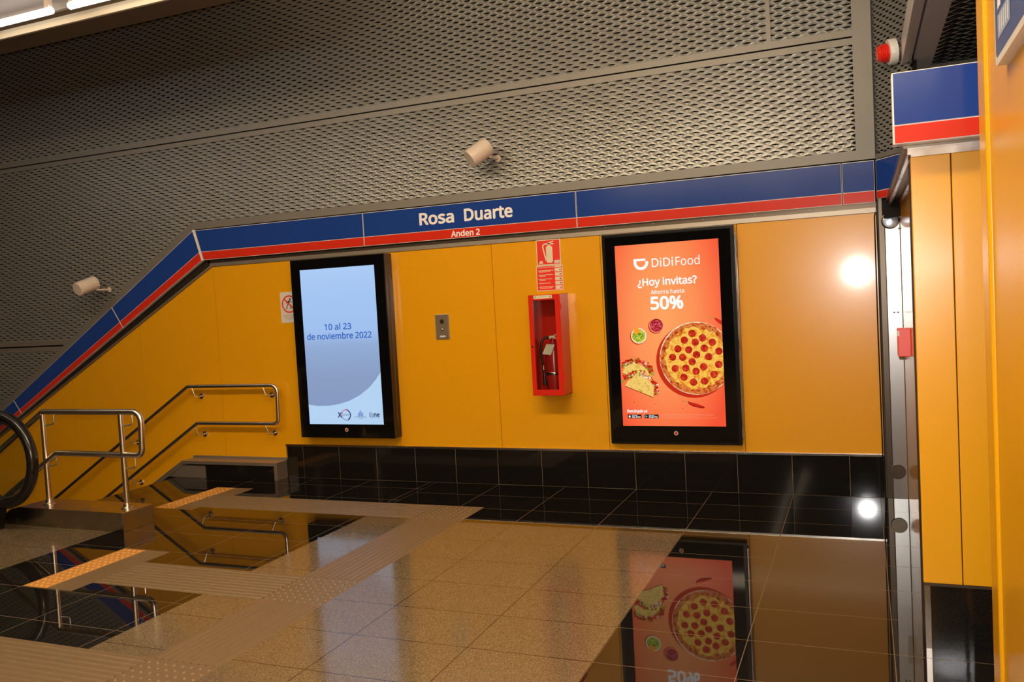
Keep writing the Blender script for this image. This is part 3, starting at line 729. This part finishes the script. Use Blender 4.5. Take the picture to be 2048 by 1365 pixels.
m = MB(); m.lathe([(0.009, 0), (0.009, .006), (.006, .009)], (x0 + .018, yf, 1.185), (0, -1, 0), 16); m.build('lock', [M_STEEL], door)
for zz in (1.50, 0.93):
    m = MB(); m.tube([(x1 + .004, -0.19, zz - .025), (x1 + .004, -0.19, zz + .025)], .005, 10); m.build('hinge', [M_CABRED], door)
m = MB(); m.box((-2.522, yf - .0008, 1.568), (-2.366, yf, 1.595), 0)
for cx in (-2.506, -2.382):
    poly(m, [(cx - .009, 1.573), (cx - .004, 1.573), (cx, 1.580), (cx + .004, 1.573), (cx + .009, 1.573), (cx + .004, 1.590), (cx - .004, 1.590)], yf - .0011, 1)
text_into(m, 'ROMPA', -2.444, 1.577, yf - .0011, h=.010, width=.085, mi=2, align='CENTER')
m.build('sticker', [M_SIGNCREAM, M_GREENINK, mat('grey_green_ink', (0.35, 0.40, 0.22), 0.5)], door)
FE = thing('fire_extinguisher', 'fire extinguisher with black hose and white tag inside the red cabinet', 'fire extinguisher', (-2.415, -0.095, 0.79))
ex, ey = -2.415, -0.095
m = MB(); m.lathe([(.060, 0), (.065, .006), (.066, .02), (.066, .36), (.060, .385), (.042, .405), (.024, .415), (.021, .425)], (ex, ey, 0.789), (0, 0, 1), 28); m.build('cylinder', [M_EXTRED], FE)
m = MB(); m.lathe([(.0665, 0), (.0675, .002), (.0675, .022), (.0665, .024)], (ex, ey, 0.945), (0, 0, 1), 28); m.build('clamp_band', [M_STEEL], FE)
m = MB(); m.lathe([(.018, 0), (.020, .015), (.015, .035)], (ex, ey, 1.212), (0, 0, 1), 16, 1); m.box((ex - .028, ey - .012, 1.240), (ex + .024, ey + .012, 1.262), 0, .003)
m.build('valve', [M_SPK, M_EXTRED], FE)
m = MB(); m.box((ex + .01, ey - .010, 1.262), (ex + .085, ey + .010, 1.268), 0, .002, Matrix.Rotation(-.32, 3, 'Y'), (ex + .01, ey, 1.265)); m.build('upper_lever', [M_SPK], FE)
m = MB(); m.box((ex + .015, ey - .010, 1.240), (ex + .085, ey + .010, 1.246), 0, .002, Matrix.Rotation(.22, 3, 'Y'), (ex + .015, ey, 1.243)); m.build('lower_lever', [M_SPK], FE)
m = MB(); hp = fillet([(ex - .025, ey, 1.250), (ex - .085, ey - .02, 1.250), (ex - .098, ey - .03, 1.13), (ex - .072, ey - .055, 1.02)], .05, 8); m.tube(hp, .010, 10); m.build('hose', [M_RUBBER], FE)
m = MB(); m.tube([(ex - .072, ey - .055, 1.025), (ex - .070, ey - .056, 0.99)], .011, 10, 0); m.tube([(ex - .070, ey - .056, 0.99), (ex - .066, ey - .058, .93), (ex - .062, ey - .060, .865)], [.012, .011, .018], 10, 1)
m.build('nozzle', [M_STEEL, M_RUBBER], FE)
m = MB(); m.prism([(ex - .070, 1.120), (ex + .002, 1.110), (ex + .040, 1.195), (ex - .030, 1.200)], 'y', ey - .070, ey - .071); m.build('tag', [M_SIGNWHITE], FE)

# ---- extinguisher signs
SG = thing('wall_sign', 'square red sign with a cream fire extinguisher pictogram above the cabinet', 'sign', (-2.445, 0, 1.84))
m = MB(); m.box((-2.55, -0.004, 1.84), (-2.34, -0.0003, 2.05)); m.build('border', [M_SIGNCREAM], SG)
m = MB(); m.box((-2.543, -0.0046, 1.847), (-2.347, -0.004, 2.043)); m.build('red_field', [M_SIGNRED], SG)
m = MB(); yy = -0.0050; cx = -2.437
poly(m, [(cx - .022, 1.860), (cx + .018, 1.858), (cx + .028, 1.870), (cx + .028, 1.985), (cx + .018, 1.998), (cx - .018, 1.998), (cx - .028, 1.985), (cx - .028, 1.880)], yy, 0)
poly(m, [(cx - .010, 1.998), (cx + .010, 1.998), (cx + .010, 2.018), (cx - .010, 2.018)], yy, 0)
line(m, (cx - .012, 2.016), (cx + .040, 2.012), .010, yy, 0); line(m, (cx - .008, 2.020), (cx + .040, 2.034), .009, yy, 0)
hp = [(cx - .010, 2.014), (cx - .042, 2.014), (cx - .056, 1.998), (cx - .040, 1.92), (cx - .028, 1.875)]
for a, b in zip(hp[:-1], hp[1:]): line(m, a, b, .011, yy, 0)
disc(m, -2.512, 1.868, .009, yy, 0, 12, rx=.016); line(m, (-2.535, 1.856), (-2.492, 1.856), .005, yy, 0)
poly(m, [(-2.397, 1.853), (-2.350, 1.853), (-2.350, 1.878), (-2.397, 1.878)], yy - .0002, 1); text_into(m, 'EXT-02', -2.392, 1.861, yy - .0004, h=.009, width=.038, mi=2)
m.build('pictogram', [M_SIGNCREAM, M_SIGNWHITE, mat('blue_grey_ink', (0.15, 0.2, 0.3), .5)], SG)
SI = thing('wall_sign', 'red instruction sign with small text rows and cream picture boxes, just above the cabinet', 'sign', (-2.445, 0, 1.63))
m = MB(); m.box((-2.56, -0.003, 1.63), (-2.33, -0.0003, 1.838)); m.build('border', [M_SIGNCREAM], SI)
m = MB(); m.box((-2.554, -0.0036, 1.636), (-2.336, -0.003, 1.832)); m.build('red_field', [M_SIGNRED], SI)
m = MB(); yy = -0.0040
text_into(m, 'INSTRUCCIONES DE USO', -2.545, 1.818, yy, h=.008, width=.140, bold=.02)
for zz, w1, w2 in ((1.797, .135, .10), (1.762, .125, .055), (1.727, .115, .055), (1.693, .105, 0), (1.663, .13, .11)):
    line(m, (-2.542, zz), (-2.542 + w1, zz), .0045, yy); 
    if w2: line(m, (-2.536, zz - .010), (-2.536 + w2, zz - .010), .0045, yy)
for k in range(5):
    zb_ = 1.640 + k * .036
    poly(m, [(-2.398, zb_), (-2.341, zb_), (-2.341, zb_ + .029), (-2.398, zb_ + .029)], yy, 0)
    disc(m, -2.352, zb_ + .013, .006, yy - .0003, 1 if k else 2, 8); disc(m, -2.388, zb_ + .007, .003, yy - .0003, 2, 6)
poly(m, [(-2.398, 1.820), (-2.341, 1.820), (-2.341, 1.830), (-2.398, 1.830)], yy, 0)
m.build('instruction_print', [M_SIGNCREAM, M_BLACKINK, M_SIGNRED], SI)
# ---- prohibition sign half behind the pale display
SN = thing('wall_sign', 'white prohibition sign partly hidden by the left edge of the pale display', 'sign', (-5.05, 0, 1.47))
m = MB(); c4 = [(-5.15, 1.47), (-4.95, 1.47), (-4.95, 1.76), (-5.15, 1.76)]
rp = fillet([(p[0], 0, p[1]) for p in [(-5.05, 1.47)] + [c4[1], c4[2], c4[3], c4[0]] + [(-5.05, 1.47)]], .014, 5)
m.prism([(p.x, p.z) for p in rp[:-1]], 'y', -0.003, -0.0003); m.build('plate', [M_SIGNWHITE], SN)
m = MB(); cx, cz = -5.05, 1.645; ring(m, cx, cz, .070, .083, -0.0034, 0, 36); line(m, (cx - .055, cz + .052), (cx + .055, cz - .052), .013, -0.0040, 0); m.build('red_ring', [M_SIGNRED], SN)
m = MB(); disc(m, cx + .012, cz + .045, .010, -0.0037, 0, 12)
for a, b, wd in (((.006, .034), (-.012, .005), .014), ((-.012, .005), (-.036, -.046), .008), ((-.010, .004), (.018, -.018), .009), ((.018, -.018), (.014, -.046), .008), ((.004, .030), (-.022, .024), .007), ((-.022, .024), (-.034, .008), .006), ((.006, .030), (.028, .016), .007)):
    line(m, (cx + a[0], cz + a[1]), (cx + b[0], cz + b[1]), wd, -0.0037)
m.build('running_pictogram', [M_BLACKINK], SN)
m = MB()
for zz, s, wd in ((1.535, 'PROHIBIDO CORRER', .140), (1.518, 'POR SU SEGURIDAD', .128), (1.501, 'GRACIAS', .066)): text_into(m, s, cx, zz, -0.0036, h=.009, width=wd, align='CENTER')
m.build('sign_lettering', [mat('brown_ink', (0.16, 0.10, 0.07), .5)], SN)
# ---- intercom
IC = thing('intercom_panel', 'small steel intercom plate on the yellow wall between the pale display and the cabinet', 'intercom', (-3.455, 0, 1.26))
m = MB(); m.box((-3.522, -0.010, 1.262), (-3.390, 0, 1.48), 0, .003); m.build('frame', [mat('satin_alloy', (0.40, 0.34, 0.27), .35, metal=.7)], IC)
m = MB(); m.box((-3.510, -0.012, 1.274), (-3.402, -0.010, 1.468), 0); m.build('face_plate', [mat('bronze_grey_plate', (0.26, 0.20, 0.13), .4, metal=.5)], IC)
m = MB(); m.lathe([(.021, 0), (.021, .001), (.016, .0012), (.016, .0004), (.009, .0005), (.009, .0014), (.003, .0012)], (-3.455, -.012, 1.416), (0, -1, 0), 24); m.build('speaker_grille', [M_STEEL_DARK], IC)
m = MB(); m.lathe([(.011, 0), (.010, .004), (.004, .006)], (-3.455, -.012, 1.345), (0, -1, 0), 16); m.build('call_button', [M_STEEL], IC)
m = MB(); m.box((-3.482, -.0126, 1.280), (-3.428, -.012, 1.294), 0); m.build('name_plate', [M_SIGNWHITE], IC)
for dx in (-3.504, -3.408):
    for dz in (1.280, 1.462):
        m = MB(); m.lathe([(.003, 0), (.002, .001)], (dx, -.012, dz), (0, -1, 0), 8); m.build('screw', [M_STEEL_DARK], IC)

# ---- wall handrail above the stair kerb
HR = thing('wall_handrail', 'double steel handrail fixed to the yellow wall along the stairs', 'handrail', (-5.7, 0, 0.0))
yh = -0.08; k1 = 0.612
up_ = [(-9.6, yh, 0.89 - (9.6 - 6.27) * k1), (-6.27, yh, 0.89), (-5.195, yh, 0.89), (-5.205, yh, 0.525), (-6.18, yh, 0.525), (-9.6, yh, 0.525 - (9.6 - 6.18) * k1)]
m = MB(); m.tube(fillet(up_, {1: .04, 2: .065, 3: .05, 4: .04}, 7), .019, 14); m.build('rail', [M_CHROME], HR)
for (bx, bz, rx, rz) in ((-6.175, 0.785, -6.22, 0.872), (-5.315, 0.79, -5.36, 0.872), (-6.165, 0.405, -6.22, 0.50), (-5.31, 0.425, -5.36, 0.508), (-7.05, 0.31, -7.10, 0.375), (-7.05, -0.11, -7.10, -0.045)):
    m = MB(); m.lathe([(.030, 0), (.030, .006), (.026, .011), (.010, .013)], (bx, 0, bz), (0, -1, 0), 20)
    m.tube(fillet([(bx, -.008, bz), (bx - .01, yh, bz - .008), (rx, yh, rz)], .025, 5), .0065, 8); m.build('bracket', [M_CHROME], HR)

# ---- steel kerb box along the wall at the stair head
KB = thing('steel_kerb', 'low steel kerb box along the wall under the wall handrail', 'kerb', (-5.75, -0.085, 0))
m = MB(); yk = -0.17; t_ = .03
m.box((-6.33, yk, 0.135), (-5.19, -0.012, 0.165), 0); m.box((-5.19 - .035, yk, 0.0), (-5.19, -0.012, 0.135), 0)
m.box((-6.33, -0.014, 0.165), (-5.19, -0.003, 0.188), 0, .002)
m.prism([(-6.33, 0.165), (-6.33, 0.115), (-9.5, 0.115 - 3.17 * SL), (-9.5, 0.165 - 3.17 * SL)], 'y', yk, -0.003, 0)
m.prism([(-6.33, 0.115), (-6.05, 0.115), (-6.05, 0.0), (-6.38, 0.0), (-6.52, 0.0)], 'y', yk + .006, -0.003, 0)
m.build('casing', [M_STEEL_SATIN], KB)
m = MB(); m.box((-6.049, yk + .012, 0.0), (-5.636, -0.02, 0.134), 0); m.box((-5.632, yk + .012, 0.0), (-5.226, -0.02, 0.134), 0); m.build('stone_inset', [M_BLACK_SKIRT], KB)

# ---- plinth between the stairs and the escalator, with its guard rail
PL = MB(); zp = 0.145
PL.prism([(-5.22, 0.0), (-5.22, zp), (-6.32, zp), (-6.405, zp - .02), (-6.405, 0.0)], 'y', -1.95, -1.65, 0)
tagm(PL.build('plinth', [M_STEEL], bevel=.002), 'low steel-clad plinth on the floor under the guard rail', 'plinth')
m = MB(); m.prism([(-6.407, 0.0), (-6.407, zp - .02), (-9.0, zp - .02 - 2.593 * SL), (-9.0, -0.6 - 2.58 * SL), (-6.407, -0.4)], 'y', -1.95, -1.65, 0); struct(m.build('plinth_slope', [M_STEEL]))  # descending part of the plinth, beside the stairs
GR = thing('guard_rail', 'free-standing polished steel guard rail with two posts on the plinth', 'guard rail', (-5.7, -1.8, zp))
yg = -1.80
gp = [(-9.4, yg, 0.885 - (9.4 - 6.15) * .60), (-6.15, yg, 0.885), (-5.118, yg, 0.885), (-5.135, yg, 0.555), (-6.03, yg, 0.555), (-9.4, yg, 0.555 - (9.4 - 6.03) * .60)]
m = MB(); m.tube(fillet(gp, {1: .03, 2: .075, 3: .05, 4: .03}, 7), .0225, 16); m.build('rail', [M_CHROME], GR)
for (px, z0, ztop) in ((-6.155, zp, 0.865), (-5.325, zp, 0.865), (-7.05, -0.245, 0.36)):
    m = MB(); m.tube([(px, yg, z0), (px, yg, ztop)], .0205, 16); post = m.build('post', [M_CHROME], GR)
    m = MB(); m.lathe([(.045, 0), (.045, .006), (.030, .012), (.027, .035), (.022, .037)], (px, yg, z0), (0, 0, 1), 20); m.build('base_flange', [M_CHROME], post)
    for dz in (0.0, -0.33):
        m = MB(); zr = ztop + dz
        m.tube(fillet([(px + .015, yg, zr - .09), (px + .085, yg + .03, zr - .08), (px + .085, yg + .03, zr + .02)], .02, 4), .006, 8); m.build('rail_bracket', [M_CHROME], post)

# ---- escalator end
ES = thing('escalator', 'escalator newel with black handrail loop and glass side at the left edge', 'escalator', (-6.6, -2.15, 0))
ye = -2.12; nc = (-6.24, 0.56); rn = 0.345
path = []
sl = .58
path.append((-10.5, ye, nc[1] + rn * 1.0 - (10.5 - 6.5) * sl)); path.append((-6.95, ye, nc[1] + rn - .23)); path.append((-6.6, ye, nc[1] + rn - .055)); path.append((-6.42, ye, nc[1] + rn - .008))
for a in range(90, -100, -10): path.append((nc[0] + rn * math.cos(R(a)), ye, nc[1] + rn * math.sin(R(a))))
path += [(-6.42, ye, nc[1] - rn - .02), (-6.62, ye, nc[1] - rn - .075), (-10.5, ye, nc[1] - rn - .05 - (10.5 - 6.55) * sl)]
m = MB(); m.tube(path, .038, 14, 0, sy=1.15); m.build('handrail', [M_RUBBER], ES)
ip = [(nc[0] + (p[0] - nc[0]) * .86, p[1], nc[1] + (p[2] - nc[1]) * .86) for p in path[3:-3]]
m = MB(); m.tube(ip, .012, 10, 0); m.build('handrail_track', [M_STEEL], ES)
gl = [(p[0], p[2]) for p in ip]; gl = gl + [(-9.5, gl[-1][1] - (9.5 + gl[-1][0]) * sl), (-9.5, gl[0][1] - (9.5 + gl[0][0]) * sl)]
m = MB(); m.prism(gl, 'y', ye - .005, ye + .005); m.build('glass_panel', [M_GLASS], ES)
m = MB(); m.prism([(-6.36, 0.0), (-6.30, 0.19), (-6.36, 0.27), (-6.55, 0.24), (-9.5, 0.24 - 2.95 * sl), (-9.5, -0.3 - 2.95 * sl), (-7.0, 0.0)], 'y', ye - .07, ye + .07); m.build('newel_base', [M_BLACK_PL], ES, bevel=.01)

# ---- two little cylindrical loudspeakers on the upper wall
SPK_L = ((-7.356, -0.34, 1.911), (-7.326, -0.14, 1.982))
SPK_R = ((-3.001, -0.24, 2.734), (-2.876, -0.13, 2.843))
def speaker(label, c0, axis, ln, rad):
    a = Vector(axis).normalized(); o = Vector(c0)
    root = thing('cylinder_loudspeaker', label, 'loudspeaker', c0, 'loudspeakers on the upper wall')
    m = MB(); m.lathe([(rad * .9, 0), (rad * .97, .003), (rad, .012), (rad, ln * .90)], o, a, 32); m.build('body', [M_SPK], root)
    m = MB(); m.lathe([(rad * .955, ln * .90), (rad * .955, ln * .915), (rad * 1.0, ln * .92), (rad * 1.0, ln * .985), (rad * .93, ln)], o, a, 32); m.build('end_cap', [M_SPK], root)
    e = o + a * ln * .93
    m = MB(); side = Vector((0.25, 0, -0.97))
    p0 = e + side * rad * 1.08; p1 = Vector((p0.x + .015, 0.0, p0.z))
    m.tube([e + side * rad * .98, p0, p1], .012, 8); m.lathe([(.028, 0), (.028, .006)], p1, (0, -1, 0), 12)
    m.build('bracket', [M_SPK], root)
speaker('white cylindrical loudspeaker on the metal wall above the station name board', SPK_R[0], Vector(SPK_R[1]) - Vector(SPK_R[0]), (Vector(SPK_R[1]) - Vector(SPK_R[0])).length, .077)
speaker('white cylindrical loudspeaker on the metal wall above the sloping blue boards', SPK_L[0], Vector(SPK_L[1]) - Vector(SPK_L[0]), (Vector(SPK_L[1]) - Vector(SPK_L[0])).length, .070)

# ---- flashing beacon on the splayed metal wall
c0 = Vector((0.175, -0.235, 3.10)); nb = Vector((-0.97, -0.20, -0.10)).normalized()
BC = thing('beacon', 'small red alarm beacon with white round base above the portal board', 'alarm beacon', c0)
m = MB(); m.lathe([(.085, -.008), (.085, .036), (.080, .042)], c0, nb, 28); m.build('base', [mat('white_plastic', (.78, .76, .70), .3)], BC)
pf = [(.060, .042), (.060, .05)]
for k in range(5): pf += [(.064 - k * .0015, .050 + k * .011), (.058 - k * .0015, .055 + k * .011)]
pf += [(.048, .106), (.03, .112)]
m = MB(); m.lathe(pf, c0, nb, 24); m.build('lens', [mat('red_lens', (.85, .03, .015), .15)], BC)
m = MB(); m.tube([c0 - nb * .008, c0 - nb * .20], .03, 12); m.build('mounting_stub', [M_FRAME], BC)

# ---- steel gate post
GP = thing('gate_post', 'tall brushed steel gate post with round lamp at the right end of the wall', 'gate post', (0.11, -0.01, 0))
m = MB(); m.box((0.088, -0.014, 0.0), (XR - .002, 0.03, 2.175), 0, .002); m.build('face', [M_POST], GP)
m = MB(); m.box((0.048, -0.004, 0.0), (0.086, 0.03, 2.175), 0, .002); m.build('side_strip', [M_STEEL_DARK], GP)
m = MB(); m.lathe([(.060, 0), (.060, .004), (.055, .006), (.050, .004)], (0.123, -.014, 1.985), (0, -1, 0), 32, 0); lampr = m.build('lamp_ring', [M_STEEL_DARK], GP)
m = MB(); m.lathe([(.049, .004), (.047, .007), (.030, .010), (.010, .011)], (0.123, -.014, 1.985), (0, -1, 0), 32, 0); m.build('lamp_lens', [mat('clear_lamp_lens', (.62, .70, .80), .2, metal=.6)], lampr)
m = MB(); m.lathe([(.055, 0), (.055, .002), (.052, .003)], (0.118, -.014, 0.195), (0, -1, 0), 32, 0); m.build('blanking_disc', [M_STEEL_DARK], GP)
for (bx, bz) in ((0.176, 2.045), (0.178, 1.925), (0.130, 1.335), (0.155, 1.335)):
    m = MB(); m.lathe([(.007, 0), (.005, .003)], (bx, -.014, bz), (0, -1, 0), 10); m.build('screw', [M_STEEL_DARK], GP)
m = MB(); m.tube([(0.036, -.006, 2.09), (0.022, -.006, 2.02), (0.020, -.007, 1.2), (0.024, -.02, 0.31), (0.034, -.022, 0.01)], .0045, 8)
tagm(m.build('cable', [M_RUBBER]), 'thin black cable hanging down the wall beside the steel gate post', 'cable')
CP = thing('call_point', 'red alarm box on the right side wall near the yellow column', 'alarm box', (0.185, -1.0, 1.10))
m = MB(); m.box((0.112, -1.03, 1.105), (XR, -0.93, 1.275), 0, .006); m.build('case', [mat('red_plastic_box', (.78, .10, .08), .35)], CP)
m = MB(); m.box((0.1105, -1.032, 1.23), (0.122, -1.0, 1.262), 0); m.build('sticker', [M_SIGNWHITE], CP)

# ---- projecting portal board above the column
PB = thing('portal_board', 'blue and red enamel board projecting above the yellow column', 'sign board', (0.4, -2.75, 2.12))
yb = -2.78
m = MB(); m.box((0.060, yb, 2.122), (0.90, yb + .075, 2.410), 0, .003); m.build('backing', [M_WHITE], PB)
m = MB(); m.box((0.066, yb - .002, 2.126), (0.90, yb, 2.195)); m.build('red_stripe', [M_RED], PB)
m = MB(); m.box((0.066, yb - .002, 2.200), (0.90, yb, 2.406)); m.build('blue_stripe', [M_BLUE], PB)
SBd = thing('name_board', 'narrow blue and red board on the splayed wall behind the portal board', 'sign board', (0.15, -0.18, 2.12))
def slab(mb, u0, u1, z0, z1, h0, h1):
    vs = [PS(u, z, h) for h in (h0, h1) for (u, z) in ((u0, z0), (u1, z0), (u1, z1), (u0, z1))]
    mb.add(vs, [(3, 2, 1, 0), (4, 5, 6, 7), (0, 1, 5, 4), (1, 2, 6, 5), (2, 3, 7, 6), (3, 0, 4, 7)])
m = MB(); slab(m, 0.01, ln, 2.145, 2.417, -.01, .010); m.build('backing', [M_WHITE], SBd)
m = MB(); slab(m, 0.014, ln, 2.147, 2.196, .010, .012); m.build('red_stripe', [M_RED], SBd)
m = MB(); slab(m, 0.014, ln, 2.202, 2.412, .010, .012); m.build('blue_stripe', [M_BLUE], SBd)
# ---- beams overhead at the right
for (xa, xb, lab) in ((0.217, 0.272, 'narrow steel beam running overhead beside the metal wall'), (0.285, 0.405, 'wide steel beam overhead beside the woven ceiling panel')):
    m = MB(); m.box((xa, -2.6, 3.0), (xb, -0.05, 3.16), 0, .003); tagm(m.build('steel_beam', [M_BEAM]), lab, 'beam')
# ---- blue sign on the near wall
NS = thing('wall_sign', 'blue white-edged sign on the near yellow wall at the right edge', 'sign', (XN, -4.3, 2.18))
def rrect(y0, y1, z0, z1, r):
    p = fillet([((y0 + y1) / 2, 0, z0), (y1, 0, z0), (y1, 0, z1), (y0, 0, z1), (y0, 0, z0), ((y0 + y1) / 2, 0, z0)], r, 6); return [(q.x, q.z) for q in p[:-1]]
m = MB(); m.prism(rrect(-4.95, -3.70, 2.185, 3.0, .03), 'x', XN - .030, XN, 0); m.build('panel', [M_SIGNWHITE], NS)
m = MB(); m.prism(rrect(-4.93, -3.718, 2.207, 2.98, .022), 'x', XN - .0308, XN - .030, 0); m.build('blue_field', [M_BLUE], NS)
m = MB(); xx = XN - .0315
def py(pts, mi): m.face([(xx, p[0], p[1]) for p in pts], mi)
py([(-3.772, 2.335), (-3.83, 2.335), (-3.83, 2.72), (-3.772, 2.72)], 0)
py([(-3.768, 2.251), (-3.985, 2.251), (-3.985, 2.318), (-3.768, 2.318)], 1)
xx = XN - .0318
for k in range(5): py([(-3.80 - k * .035, 2.262), (-3.812 - k * .035, 2.262), (-3.822 - k * .035, 2.308), (-3.810 - k * .035, 2.308)], 0)
m.build('emblem', [M_LETTER, mat('pale_blue_plate', (.30, .36, .48), .4)], NS)

# ---- fluorescent trough at the upper left
FT = thing('fluorescent_fixture', 'long fluorescent light trough hanging at the upper left', 'light fixture', (-5.5, -1.7, 3.93))
zt_ = 3.955
m = MB(); m.box((-9.4, -1.60, zt_ - .03), (-4.2, -1.34, zt_ - .015), 0); m.box((-9.4, -1.36, zt_ - .015), (-4.2, -1.34, 4.615), 0)  # second box: upright board to the ceiling, added to shade the wall behind
m.build('underside_and_shade_board', [mat('brown_plate', (.10, .065, .03), .5)], FT)
m = MB(); m.box((-9.4, -1.625, zt_ - .035), (-4.2, -1.60, zt_ + .03), 0, .003); m.build('lip', [mat('cream_lip', (.72, .60, .38), .3)], FT)
m = MB(); m.box((-9.4, -1.95, zt_ + .10), (-4.2, -1.60, zt_ + .125), 0); m.box((-9.4, -1.75, zt_ + .02), (-4.2, -1.72, zt_ + .10), 0); m.build('reflector_tray', [mat('grey_tray', (.26, .22, .17), .4)], FT)
for k, (xa, xb) in enumerate(((-9.2, -8.0), (-7.85, -6.9 + .28), (-6.5, -5.62), (-5.43, -4.3))):
    m = MB(); m.tube([(xa, -1.87, zt_ - .03), (xb, -1.87, zt_ - .03)], .026, 14); tb = m.build('tube', [M_TUBE], FT)
    for xe in (xa + .03, xb - .03):
        m = MB(); m.box((xe - .02, -1.89, zt_ - .01), (xe + .02, -1.85, zt_ + .10)); m.build('lamp_holder', [M_SPK], tb)
